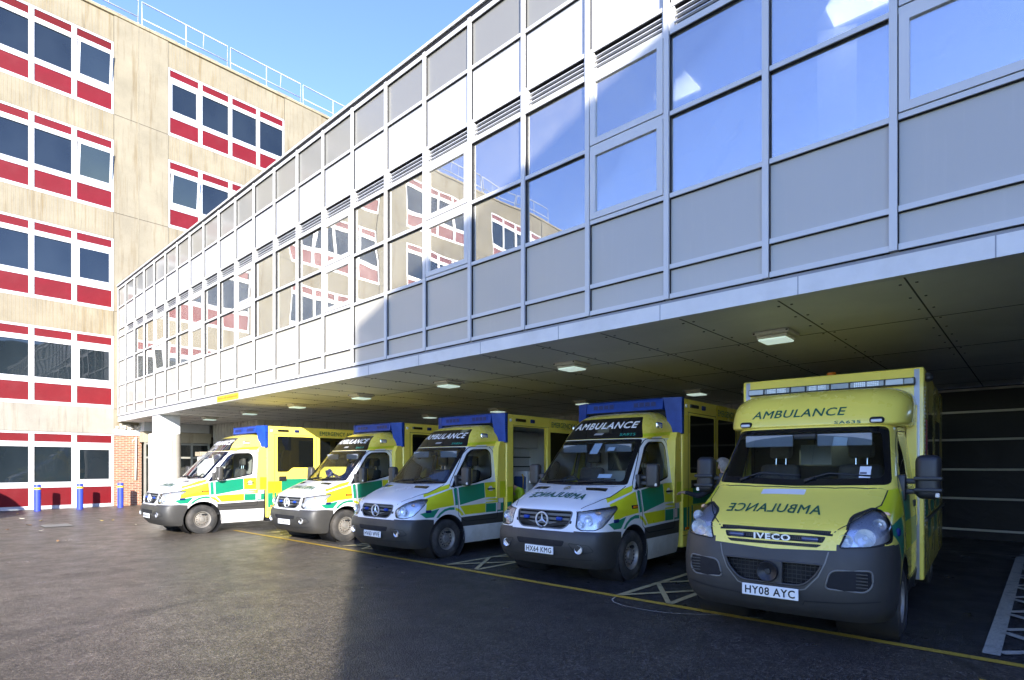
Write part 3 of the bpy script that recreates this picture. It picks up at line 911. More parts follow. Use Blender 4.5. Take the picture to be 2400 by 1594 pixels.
for j, yy in enumerate((8.35, 13.45)):
    for i, xx in enumerate(LX):
        if j == 1 and i in (0, 5, 6): continue
        o = lp if (i == 0 and j == 0) else copy_tree(lp)
        o.location = (xx * (1.0), yy, L0 - 0.002)
        put(o, ('square lit soffit light in the front row, ' + ORD[i]) if j == 0 else 'square lit soffit light in the the back, ' + {1: 'just left of the yellow cab', 2: 'second from the right', 3: 'third from the right', 4: 'farthest left'}[i], 'ceiling light', 'soffit lights over the bays')

# bollards
def bollard():
    r = empty('bollard')
    prof = [(0.0, 0.0), (0.105, 0.0), (0.105, 0.80), (0.105, 0.80), (0.1065, 0.801), (0.1065, 0.90), (0.105, 0.901), (0.105, 0.985), (0.095, 1.0), (0.0, 1.003)]
    m = MB(); m.lathe(prof, (0, 0, 0), 'z', 28)
    m.build('post', pbr('bollard_blue', (0.035, 0.065, 0.52), 0.45, var=0.15, dirt=(0.25, (0.1, 0.1, 0.2))), r, 40)
    m = MB(); m.lathe([(0.108, 0.81), (0.108, 0.893)], (0, 0, 0), 'z', 28); m.build('reflective_band', pbr('band_yellow', (0.80, 0.55, 0.02), 0.4), r)
    return r
bp = bollard()
for i, (x, y, lab) in enumerate(((-27.8, 3.83, 'blue bollard with a yellow band, leftmost of three, its foot in shadow'), (-27.75, 5.12, 'blue bollard with a yellow band standing before the ground floor opening sash'), (-27.7, 6.46, 'blue bollard with a yellow band standing in front of the brick wall'))):
    o = bp if i == 0 else copy_tree(bp)
    o.location = (x, y, 0); put(o, lab, 'bollard', 'blue bollards along the concrete block')
# orange cone lying on its side by the column
mb = MB()
mb.lathe([(0.17, 0.0), (0.15, 0.05), (0.035, 0.62), (0.02, 0.63)], (0, 0, 0), 'z', 20)
mb.box(-0.2, 0.2, -0.2, 0.2, -0.03, 0.0, 0, 0.01)
o = mb.build('traffic_cone', pbr('cone_orange', (0.85, 0.10, 0.02), 0.5)); o.rotation_euler = (radians(90), 0, radians(10)); o.location = (-25.6, 7.35, 0.19)
put(o, 'orange traffic cone lying on its side at the foot of the column', 'traffic cone')
# fallen leaves
LEAFM = [pbr('leaf_yellow', (0.55, 0.42, 0.10), 0.7), pbr('leaf_pale', (0.6, 0.55, 0.42), 0.7), pbr('leaf_brown', (0.30, 0.16, 0.06), 0.7)]
from_px = [(197, 500), (243, 552), (318, 625), (450, 575), (460, 688), (648, 803), (1125, 575), (1500, 620), (80, 676), (1250, 570)]
def gp(px, py):
    yw = radians(42.6); f = 1346.4; r = (px - 1200) / f; u = -(py - 1090) / f
    d = (r * cos(yw) - sin(yw), r * sin(yw) + cos(yw)); t = -H / u
    return (d[0] * t, d[1] * t)
LL = ['pale fallen leaf in the shadow before the leftmost bollard', 'small yellowish leaf at the edge of the shadow left of the drain', 'largest yellow leaf on the tarmac left of the drain grate', 'pale leaf just behind the drain grate', 'thin brown leaf in front of the drain grate', 'pale leaf alone on the open tarmac in front of the drain grate', 'tiny leaf on the tarmac between the drain and the leftmost ambulance', 'small leaf just in front of the leftmost ambulance bumper', 'tiny leaf at the left edge of the photo', 'brown leaf on the tarmac before the round column']
for i, (u, v) in enumerate(from_px):
    x, y = gp(u * 0.2118, 1100 + v * 0.2118); s = (0.08, 0.08, 0.12, 0.06, 0.07, 0.06, 0.05, 0.06, 0.05, 0.05)[i]
    m = MB(); pts = [(s, 0), (s * .3, s * .45), (-s * .6, s * .35), (-s, 0), (-s * .5, -s * .4), (s * .4, -s * .4)]
    top = [m.bm.verts.new((a, b, 0.02 + 0.02 * ((a / s) ** 2))) for a, b in pts]; m.bm.faces.new(top)
    bot = [m.bm.verts.new((a, b, 0.016 + 0.02 * ((a / s) ** 2))) for a, b in pts]; m.bm.faces.new(bot[::-1])
    o = m.build('fallen_leaf', LEAFM[i % 3]); o.location = (x, y, 0); o.rotation_euler = (0.2, 0.1, i * 1.3)
    put(o, LL[i], 'leaf', 'fallen leaves on the tarmac')

# ------------------------------------------------------------------ the wing across the yard that throws the big shadow
OW = empty('yard_wing', (13.8, -9.45, 0), label='concrete wing across the yard that shades the right of the scene, outside the picture', cat='building')
mb = MB(); mb.box(0, 14, 0, 40, 0, 13.5, 0); mb.build('wall', CON, OW)
mb = MB(); mb.box(0, 14.06, 0, 40, 13.5, 13.55, 0); mb.build('coping', CONG, OW)
for i in range(4):
    for j in range(3):
        m = MB(); m.box(-0.05, -0.004, 1.2 + i * 3.6, 3.6 + i * 3.6, 1.2 + j * 4.1, 3.6 + j * 4.1, 0); o = m.build('window', WF, OW)
        m = MB(); m.box(-0.07, -0.052, 1.3 + i * 3.6, 3.5 + i * 3.6, 1.3 + j * 4.1, 3.5 + j * 4.1, 0); m.build('pane', SLATE, o)
# ------------------------------------------------------------------ vehicle paint and fittings
YPAINT = pbr('ambulance_yellow', (0.93, 0.76, 0.12), 0.28, var=0.05, coat=0.7, nscale=1.0, dirt=(0.10, (0.35, 0.30, 0.12)))
YBRI = pbr('reflective_yellow', (0.66, 0.66, 0.02), 0.3, var=0.06, coat=0.4, nscale=2.0)
GPAINT = pbr('reflective_green', (0.008, 0.235, 0.125), 0.3, var=0.08, coat=0.4, nscale=2.0)
WPAINT = pbr('van_white', (0.76, 0.76, 0.76), 0.25, var=0.04, coat=0.8, nscale=1.0, dirt=(0.08, (0.45, 0.42, 0.36)))
SILLW = pbr('sill_silver', (0.62, 0.62, 0.60), 0.45, var=0.1, dirt=(0.5, (0.34, 0.29, 0.20)), nscale=4)
PLAST = pbr('grey_plastic', (0.043, 0.041, 0.038), 0.5, var=0.15, dirt=(0.3, (0.09, 0.08, 0.07)), nscale=2)
PLASTD = pbr('black_plastic', (0.018, 0.018, 0.02), 0.45, var=0.2)
BLKG = pbr('black_gloss', (0.008, 0.008, 0.01), 0.08, var=0.1, coat=0.5)
RUBB = pbr('tyre_rubber', (0.028, 0.027, 0.026), 0.8, var=0.2, dirt=(0.7, (0.15, 0.13, 0.11)), nscale=5)
STEEL = pbr('wheel_steel', (0.30, 0.28, 0.25), 0.5, 0.4, var=0.25, dirt=(0.6, (0.16, 0.12, 0.08)), nscale=6)
CHROM = pbr('chrome', (0.78, 0.79, 0.80), 0.12, 1.0, var=0.03)
REFLM = pbr('lamp_reflector', (0.9, 0.92, 0.94), 0.3, 0.75, var=0.1, nscale=30)
LENS = glass('lamp_lens', (0.90, 0.92, 0.94), 0.07)
SCREEN = glass('windscreen_glass', (0.84, 0.88, 0.85), 0.035)
SIDEGL = glass('side_glass', (0.82, 0.86, 0.83), 0.03)
DARKGL = pbr('privacy_glass', (0.006, 0.007, 0.007), 0.04, var=0.1, spec=0.55)
BLUEL = pbr('blue_lens', (0.010, 0.055, 0.34), 0.38, var=0.25, spec=0.25, nscale=6)
BLUED = pbr('blue_led', (0.006, 0.018, 0.13), 0.4, var=0.2, spec=0.3)
BLUES = pbr('blue_strobe', (0.10, 0.16, 0.55), 0.15, coat=0.8)
ORNG = pbr('orange_lens', (0.85, 0.22, 0.01), 0.2, coat=0.8)
REDL2 = pbr('red_mark', (0.6, 0.05, 0.05), 0.4)
PLATE = pbr('plate_white', (0.80, 0.80, 0.78), 0.35, var=0.03)
TXTB = pbr('text_black', (0.01, 0.01, 0.01), 0.5)
TXTG = pbr('text_green', (0.003, 0.095, 0.06), 0.4)
TXTW = pbr('text_white', (0.85, 0.85, 0.85), 0.4)
SEATM = pbr('seat_cloth', (0.085, 0.082, 0.08), 0.85, var=0.2, nscale=15)
DASHM = pbr('dash_plastic', (0.035, 0.036, 0.04), 0.6, var=0.15)
CABIN = pbr('cabin_trim', (0.48, 0.48, 0.46), 0.7, var=0.1)
CABW = pbr('saloon_white', (0.72, 0.73, 0.74), 0.5, var=0.05)
SEAM = pbr('panel_gap', (0.012, 0.012, 0.012), 0.8)

def cr(p0, p1, p2, p3, t):
    return 0.5 * ((2 * p1) + (-p0 + p2) * t + (2 * p0 - 5 * p1 + 4 * p2 - p3) * t * t + (-p0 + 3 * p1 - 3 * p2 + p3) * t * t * t)

def loft(rows, nu, nv):
    """rows: list of half sections (centre -> side -> rear) of equal length; returns a mirrored shell"""
    def line(pts, n):
        out = []; m = len(pts)
        for i in range(m - 1):
            p0 = pts[i - 1] if i > 0 else pts[0] * 2 - pts[1]; p3 = pts[i + 2] if i + 2 < m else pts[-1] * 2 - pts[-2]
            k = n[i] if isinstance(n, (list, tuple)) else n
            for j in range(k): out.append(cr(p0, pts[i], pts[i + 1], p3, j / k))
        out.append(pts[-1]); return out
    R = [[Vector(p) for p in r] for r in rows]
    half = []
    for r in R:
        mir = [Vector((-p.x, p.y, p.z)) for p in r[:0:-1]] + r
        q = line(mir, list(nv)[::-1] + list(nv)) if isinstance(nv, (list, tuple)) else line(mir, nv)
        half.append(q)
    cols = [line([half[i][j] for i in range(len(half))], nu) for j in range(len(half[0]))]
    bm = bmesh.new()
    vs = [[bm.verts.new(p) for p in c] for c in cols]
    for a in range(len(vs) - 1):
        for b in range(len(vs[0]) - 1):
            f = bm.faces.new((vs[a][b], vs[a + 1][b], vs[a + 1][b + 1], vs[a][b + 1]))
            f.smooth = True
    bm.normal_update()
    # outward normals: a face near the front centre must look towards -y
    c = min(bm.faces, key=lambda f: (abs(f.calc_center_median().x) + abs(f.calc_center_median().z - 0.6)))
    if c.normal.y > 0: bmesh.ops.reverse_faces(bm, faces=bm.faces)
    bm.normal_update()
    return bm

XA, YA, ZA = Vector((1, 0, 0)), Vector((0, 1, 0)), Vector((0, 0, 1))

def arc(cy, cz, r, a0, a1, n):
    return [(cy + r * cos(radians(a0 + (a1 - a0) * i / n)), cz + r * sin(radians(a0 + (a1 - a0) * i / n))) for i in range(n + 1)]

def wheel(parent, x, y, r, wd, side, holes=14, rim_r=0.225, oval=False, double=False):
    m = MB(); s = side
    xi, xo = -wd / 2 * s, wd / 2 * s
    prof = [(rim_r, xi), (r - 0.05, xi), (r - 0.012, xi * 0.82), (r, xi * 0.62), (r, xo * 0.62), (r - 0.012, xo * 0.82), (r - 0.05, xo * 0.99), (r - 0.09, xo * 1.0), (rim_r + 0.012, xo * 0.93), (rim_r, xo * 0.86)]
    m.lathe(prof, (0, 0, 0), 'x', 48)
    for i in range(60):                                   # tread blocks on the shoulders
        a = 2 * pi * i / 60
        for q in (-1, 1):
            m.box(q * wd * 0.29, q * wd * 0.43, -0.010, 0.010, r - 0.03, r + 0.003, 0, rot=Matrix.Rotation(a, 3, 'X'), org=(0, 0, 0))
    o = m.build('wheel', RUBB, parent, 30); o.location = (x, y, r - 0.004)
    m = MB()
    f = xo * 0.80
    m.lathe([(rim_r + 0.004, xo * 0.93), (rim_r - 0.012, xo * 0.90), (rim_r - 0.03, f * 0.72), (rim_r - 0.035, f * 0.45)], (0, 0, 0), 'x', 40)
    R = rim_r - 0.035
    m.lathe([(R, f * 0.45), (R - 0.012, f * 0.62), (R - 0.075, f * 0.80), (0.085, f * 0.62), (0.07, f * 0.66)], (0, 0, 0), 'x', 40)
    m.lathe([(0.07, f * 0.66), (0.062, f * 0.98), (0.04, f * 1.03), (0.0, f * 1.03)], (0, 0, 0), 'x', 24)
    for i in range(holes):
        a = 2 * pi * i / holes
        yy, zz = cos(a) * (R - 0.038), sin(a) * (R - 0.038)
        rings = m.lathe([(0.0, 0.0), (0.014 if not oval else 0.022, 0.0)], (f * 0.742 + 0.004 * s, yy, zz), 'x', 10, 1)
        if oval:
            for ring in rings:
                for v in ring:
                    d = Vector((0, v.co.y - yy, v.co.z - zz)); t = Vector((0, cos(a), sin(a)))
                    v.co += t * d.dot(t) * 0.5
    for i in range(6):
        a = 2 * pi * i / 6
        m.ball((f * 0.70, cos(a) * 0.105, sin(a) * 0.105), 0.013, 2, u=8, v=6)
    o2 = m.build('rim', [STEEL, BLK, pbr('nut_rust', (0.14, 0.08, 0.05), 0.7)], o, 35)
    return o

def seat(parent, x, y, z):
    m = MB()
    m.box(x - 0.25, x + 0.25, y - 0.28, y + 0.28, z - 0.30, z + 0.12, 0, 0.06, 3)
    m.box(x - 0.24, x + 0.24, y + 0.18, y + 0.34, z + 0.08, z + 0.72, 0, 0.07, 3, rot=Matrix.Rotation(radians(-10), 3, 'X'), org=(x, y + 0.25, z + 0.1))
    o = m.build('seat', SEATM, parent, 50)
    m = MB(); m.box(x - 0.14, x + 0.14, y + 0.36, y + 0.46, z + 0.79, z + 0.99, 0, 0.045, 3)
    m.tube([(x - 0.06, y + 0.40, z + 0.68), (x - 0.06, y + 0.41, z + 0.82)], 0.008, 6, 1); m.tube([(x + 0.06, y + 0.40, z + 0.68), (x + 0.06, y + 0.41, z + 0.82)], 0.008, 6, 1)
    m.build('headrest', [SEATM, CHROM], o, 50)
    return o

def steering(parent, x, y, z, r=0.20):
    m = MB(); n = 28; a = radians(62)
    pts = [(x + r * cos(2 * pi * i / n), y + r * sin(2 * pi * i / n) * cos(a), z + r * sin(2 * pi * i / n) * sin(a)) for i in range(n + 1)]
    m.tube(pts, 0.015, 8, cap=False)
    for t in (0, 2.3, 4.0): m.tube([(x, y, z), (x + r * cos(t), y + r * sin(t) * cos(a), z + r * sin(t) * sin(a))], 0.014, 6)
    m.ball((x, y, z), 0.055, 0, (1, .6, 1)); m.tube([(x, y, z), (x, y - 0.25, z - 0.16)], 0.03, 8)
    return m.build('steering_wheel', DASHM, parent)

def mirror(parent, s, base, size, bands=False):
    """door mirror: sail arm + tall housing; s = side"""
    x, y, z = base; wx, wy, wz = size
    m = MB()
    m.box(x * s + (0.10 if s > 0 else -0.10 - wx), x * s + (0.10 + wx if s > 0 else -0.10), y - wy / 2, y + wy / 2, z, z + wz, 0, min(wx, wy) * 0.34, 4)
    for v in m.bm.verts:                                   # thinner towards the top, back face flat
        t = (v.co.z - z) / wz
        if v.co.y < y: v.co.y = y - (y - v.co.y) * (1.0 - 0.22 * t)
    for dz in (0.10, 0.34):
        m.box(min(x * s - 0.02 * s, x * s + 0.14 * s), max(x * s - 0.02 * s, x * s + 0.14 * s), y - 0.035, y + 0.035, z + wz * dz, z + wz * dz + 0.055, 0, 0.015, 2)
    m.box(min(x * s - 0.05 * s, x * s + 0.02 * s), max(x * s - 0.05 * s, x * s + 0.02 * s), y - 0.10, y + 0.06, z - 0.03, z + wz * 0.55, 0, 0.02, 2)
    if bands:
        for dz in (0.16, 0.42):
            x0 = x * s + (0.09 if s > 0 else -0.11 - wx)
            m.box(x0, x0 + wx + 0.02, y - wy / 2 - 0.012, y + wy / 2 - 0.02, z + wz * dz, z + wz * dz + 0.04, 0, 0.012, 2)
    o = m.build('mirror', PLAST if not bands else PLASTD, parent, 40)
    m = MB(); x0 = x * s + (0.125 if s > 0 else -0.075 - wx)
    m.box(x0, x0 + wx - 0.05, y + wy / 2 - 0.004, y + wy / 2 + 0.004, z + 0.04, z + wz - 0.04)
    m.build('mirror_glass', pbr('mirror_silver', (0.8, 0.8, 0.82), 0.02, 1.0), o)
    m = MB(); x1 = x * s + (0.10 + wx - 0.03) * s; m.box(x1 - 0.02, x1 + 0.02, y - wy / 2 + 0.005, y + 0.0, z + 0.02, z + 0.07, 0, 0.012, 2)
    m.build('mirror_indicator', pbr('indicator_clear', (0.8, 0.75, 0.7), 0.2, coat=0.6), o)
    return o

def plate(parent, y, z, txt, tilt=0):
    m = MB(); m.box(-0.26, 0.26, -0.012, 0, -0.056, 0.056, 0, 0.004); o = m.build('number_plate', PLATE, parent)
    o.location = (0, y, z); o.rotation_euler = (radians(tilt), 0, 0)
    flat_text('plate_lettering', txt, TXTB, (0, -0.012, 0), XA, ZA, 0.46, 0.078, o, 0.022, 0.002)
    return o

def star_badge(parent, y, z, r=0.10):
    m = MB(); n = 36
    m.lathe([(r - 0.018, 0.0), (r - 0.012, -0.016), (r, -0.016), (r + 0.006, 0.0)], (0, y, z), 'y', n)
    for i in range(3):
        a = pi / 2 + 2 * pi * i / 3
        tip = Vector((cos(a) * (r - 0.01), 0, sin(a) * (r - 0.01)))
        for sgn in (-1, 1):
            b = a + sgn * pi / 3
            inn = Vector((cos(b) * 0.021, 0, sin(b) * 0.021))
            o = Vector((0, y, z))
            m.face([o + tip + Vector((0, -0.004, 0)), o + inn + Vector((0, -0.004, 0)), o + Vector((0, -0.026, 0))])
    o = m.build('badge', pbr('badge_silver', (0.80, 0.81, 0.83), 0.28, 0.5, var=.05), parent, 30)
    return o

# ------------------------------------------------------------------ box body shared by the white cab ambulances
def pattern_cut(bm, items, U, V, D, base, cond=None):
    for poly, tag in items: cut(bm, poly, U, V, D, tag, cond=cond)

def ring_holes(m, poly_out, poly_in): pass

def box_body(parent, y0, y1, hw, zb, zt, opened=False):
    """yellow rear box; returns nothing. Side +x carries the livery that shows."""
    m = MB(); m.box(-hw, hw, y0, y1, zb, zt, 0, 0.035, 3)
    bm = m.bm; bm.normal_update()
    T = {0: ('box_body', 'box', YPAINT)}
    D = -XA
    def q(a, b, c, d): return [(a, c), (b, c), (b, d), (a, d)]
    y = y0
    # side livery (u = y, v = z)
    w1 = rounded([(y + 0.30, 2.56), (y + 0.30, 1.56), (y + 0.60, 1.56), (y + 0.74, 1.68), (y + 1.38, 1.68), (y + 1.38, 2.56)], 0.04)
    w2 = rounded([(y + 1.58, 2.56), (y + 1.58, 1.70), (y + 2.50, 1.70), (y + 2.50, 2.56)], 0.04)
    items = [(q(y + 0.03, y + 0.30, 0.92, 1.02), 4), (q(y + 0.03, y + 0.17, 0.58, 0.98), 1), (q(y + 0.21, y + 0.27, 0.58, 0.98), 1),
             (q(y + 0.03, y + 1.42, 0.98, 1.30), 4), (q(y + 0.42, y + 1.42, 1.02, 1.36), 1), (q(y + 1.42, y + 2.3, 0.62, 1.0), 1),
             (q(y + 2.3, y + 3.2, 1.0, 1.36), 1), (q(y + 0.36, y + 0.42, 0.6, 1.0), 1), (q(y + 2.3, y + 3.2, 0.62, 1.0), 4), (q(y + 1.42, y + 2.3, 1.0, 1.36), 4)]
    T.update({1: ('box_body', 'box', GPAINT), 4: ('box_body', 'box', YBRI)})
    for p, t in items:
        for D_, sg in ((-XA, 1), (XA, -1)):
            cut(bm, p, YA, ZA, D_, t)
    for t_ in (2, 6, 7, 8): T[t_] = ('box_window', 'win%d' % t_, DARKGL)
    if not opened:
        cut(bm, w1, YA, ZA, -XA, 2)
        cut(bm, w1, YA, ZA, XA, 6)
    else:
        cut(bm, w1, YA, ZA, XA, 6)
        cut(bm, rounded([(y + 0.22, 2.58), (y + 0.22, 0.52), (y + 1.30, 0.52), (y + 1.30, 2.58)], 0.04), YA, ZA, -XA, 3)
    cut(bm, w2, YA, ZA, -XA, 7); cut(bm, w2, YA, ZA, XA, 8)
    bm.verts.index_update()
    split_parts(bm, T, parent, 25)
    bm.free()
    # door outline, handle, lamps, small details on the +x side
    m = MB()
    def sl(a, b, c, d): m.box(hw - 0.001, hw + 0.003, a, b, c, d)
    for yy in (y + 0.22, y + 1.47): sl(yy - 0.005, yy + 0.005, 0.5, 2.62)
    sl(y + 0.22, y + 1.47, 2.60, 2.61); sl(y + 0.0, y1 - 0.05, 0.50, 0.508)
    sl(y + 2.56, y + 2.565, 0.5, 2.62)
    m.build('panel_gap', SEAM, parent)
    m = MB(); m.box(hw, hw + 0.012, y + 0.34, y + 0.56, 1.30, 1.44, 0, 0.004); m.box(hw + 0.012, hw + 0.03, y + 0.38, y + 0.52, 1.34, 1.40, 0, 0.006)
    if not opened: m.build('box_door_handle', PLASTD, parent)
    else: m.bm.free()
    for s in (1, -1):
        m = MB(); xx = hw * s
        m.lathe([(0.0, 0.02 * s), (0.030, 0.018 * s), (0.036, 0.0)], (xx, y + 0.13, zt - 0.13), 'x', 16); m.build('marker_lamp', TXTW, parent)
        m = MB(); m.box(xx - 0.03, xx + 0.03, y + 0.30, y + 0.62, zt - 0.15, zt - 0.09, 0, 0.008); m.build('scene_light', BLKG, parent)
        m = MB(); m.box(xx - 0.03, xx + 0.03, y + 0.80, y + 0.94, zt - 0.16, zt - 0.08, 0, 0.02, 3); m.build('side_strobe', BLUED, parent)
        m = MB(); m.box(xx - 0.02, xx + 0.02, y + 0.10, y + 0.22, 0.60, 0.64, 0, 0.008); m.build('side_marker', ORNG, parent)
    flat_text('lettering', 'EMERGENCY AMBULANCE', TXTG, (hw + 0.001, y + 2.45, zt - 0.155), YA, ZA, 1.75, 0.12, parent, 0.015, 0.003)
    flat_text('lettering', 'WAS', TXTB, (hw + 0.001, y + 0.40, 1.62), YA, ZA, 0.11, 0.05, parent, 0.02, 0.004) if not opened else None
    # dark chassis below
    m = MB(); m.box(-hw + 0.12, hw - 0.12, y0 + 0.05, y1 - 0.1, zb - 0.10, zb + 0.02)
    m.box(-0.45, 0.45, 0.4, y1 - 0.2, 0.22, 0.40)
    m.build('chassis', BLK, parent)

def saloon_inside(parent, y0, hw):
    """white treatment room seen through the open side door"""
    m = MB(); a, b = y0 + 0.06, y0 + 3.2
    m.box(-hw + 0.06, -hw + 0.09, a, b, 0.55, 2.7, 0); m.box(-hw + 0.06, hw - 0.06, a, b, 2.66, 2.70, 0); m.box(-hw + 0.06, hw - 0.06, a, b, 0.50, 0.54, 1)
    m.box(-hw + 0.06, hw - 0.06, b, b + 0.03, 0.55, 2.7, 0); m.box(-hw + 0.06, hw - 0.06, a, a + 0.02, 0.55, 2.7, 0)
    m.box(-hw + 0.09, -hw + 0.45, a + 0.4, b, 0.55, 1.45, 0, 0.02); m.box(-hw + 0.09, -hw + 0.40, a + 0.2, b, 2.2, 2.62, 0, 0.02)
    for z in (1.7, 1.95): m.box(-hw + 0.09, -hw + 0.13, a + 0.2, b, z, z + 0.03, 2)
    for i in range(5): m.box(-hw + 0.09, -hw + 0.16, a + 0.45 + i * 0.3, a + 0.55 + i * 0.3, 1.62, 1.80, 2)
    m.box(-hw + 0.45, -hw + 0.6, a + 0.35, a + 0.55, 0.55, 1.35, 3, 0.03); m.box(-0.2, 0.2, a + 1.3, a + 1.8, 0.55, 1.1, 2, 0.06, 2)
    m.box(0.35, 0.75, a + 0.95, a + 1.2, 0.6, 1.62, 0, 0.03); m.box(0.40, 0.74, a + 0.9, a + 0.96, 1.2, 1.5, 4, 0.04, 2)
    m.box(-0.1, 0.2, a + 0.10, a + 0.2, 1.5, 1.8, 2, 0.05, 2)
    m.build('saloon_interior', [CABW, pbr('saloon_floor', (0.12, 0.13, 0.15), 0.6), PLASTD, REDL2, pbr('kit_blue', (0.05, 0.10, 0.28), 0.6)], parent, 40)
    m = MB()
    m.tube([(hw - 0.12, y0 + 1.22, 0.75), (hw - 0.05, y0 + 1.22, 0.8), (hw - 0.05, y0 + 1.22, 1.62), (hw - 0.12, y0 + 1.22, 1.68)], 0.018, 8)
    m.tube([(hw - 0.2, y0 + 0.75, 0.75), (hw - 0.16, y0 + 0.75, 1.5), (hw - 0.2, y0 + 0.75, 1.55)], 0.016, 8)
    m.build('grab_rail', pbr('rail_yellow', (0.80, 0.50, 0.02), 0.4), parent)
    m = MB(); m.box(hw + 0.02, hw + 0.07, y0 + 1.32, y0 + 2.5, 0.5, 2.6, 0, 0.02); m.box(hw + 0.071, hw + 0.075, y0 + 1.44, y0 + 2.38, 1.7, 2.5, 1); 
    m.build('sliding_door', [YPAINT, DARKGL], parent, 40)

def light_unit(parent, y, hw, zt):
    """blue lamp bar across the box front with wrap-round corner lenses"""
    m = MB()
    m.prism([(y - 0.20, zt - 0.19), (y, zt - 0.21), (y, zt + 0.01), (y - 0.13, zt + 0.01), (y - 0.18, zt - 0.02)], -hw + 0.27, hw - 0.27, 'x', 0)
    o = m.build('light_bar', BLUEL, parent)
    for x0 in (-0.60, 0.22):
        m = MB(); m.box(x0 - .02, x0 + .435, y - 0.202, y - 0.195, zt - 0.14, zt - 0.05, 0, 0.004)
        for i in range(4):
            c = x0 + i * 0.11
            m.box(c, c + 0.085, y - 0.206, y - 0.2025, zt - 0.13, zt - 0.06, 1)
        m.build('led_module', [BLUEL, BLUED], o)
    for s in (1, -1):
        m = MB()
        a, b = (hw - 0.265) * s, (hw + 0.004) * s
        V = lambda *p: m.bm.verts.new(p)
        # front lens: two facets meeting at a ridge, tapering to the bottom
        tf0, tf1 = V(a, y - 0.19, zt + 0.005), V(b, y - 0.05, zt + 0.005)
        mf0, mf1 = V(a + 0.03 * s, y - 0.17, zt - 0.22), V(b, y - 0.05, zt - 0.22)
        bf0, bf1 = V(a + 0.075 * s, y - 0.12, zt - 0.60), V(b, y - 0.03, zt - 0.60)
        tb0, tb1, bb0, bb1 = V(a, y, zt + 0.005), V(b, y + 0.03, zt + 0.005), V(a + 0.075 * s, y, zt - 0.60), V(b, y + 0.03, zt - 0.60)
        for f in ((tf0, mf0, mf1, tf1), (mf0, bf0, bf1, mf1), (tf1, mf1, bf1, bb1, tb1), (tf0, tf1, tb1, tb0), (bf0, bb0, bb1, bf1), (tf0, tb0, bb0, bf0, mf0)):
            m.bm.faces.new(f)
        o = m.build('corner_light', BLUEL, parent)
        m = MB()
        for i in range(5):
            for j in range(2): m.box(b - 0.003, b + 0.003, y - 0.035 + j * 0.028, y - 0.018 + j * 0.028, zt - 0.20 - i * 0.045, zt - 0.175 - i * 0.045, 0)
        m.build('led_module', BLUED, o)
        m = MB(); m.tube([(b, y + 0.03, zt + 0.01), (b, y + 0.03, zt - 0.61), (b, y - 0.02, zt - 0.61), (a + 0.075 * s, y - 0.12, zt - 0.61)], 0.009, 6); m.build('lens_gasket', PLASTD, o)
    m = MB(); m.tube([(-hw, y + 0.03, zt + 0.012), (hw, y + 0.03, zt + 0.012)], 0.010, 6); m.tube([(-hw + .26, y - 0.19, zt - 0.2), (hw - .26, y - 0.19, zt - 0.2)], 0.007, 6)
    m.build('bar_gasket', PLASTD, parent)
# ------------------------------------------------------------------ white cab ambulance
S2 = sqrt(0.5)
def cab_cut_sym(bm, poly, tag, **k):
    cut(bm, poly, YA, ZA, -XA, tag, **k); cut(bm, poly, YA, ZA, XA, tag, **k)

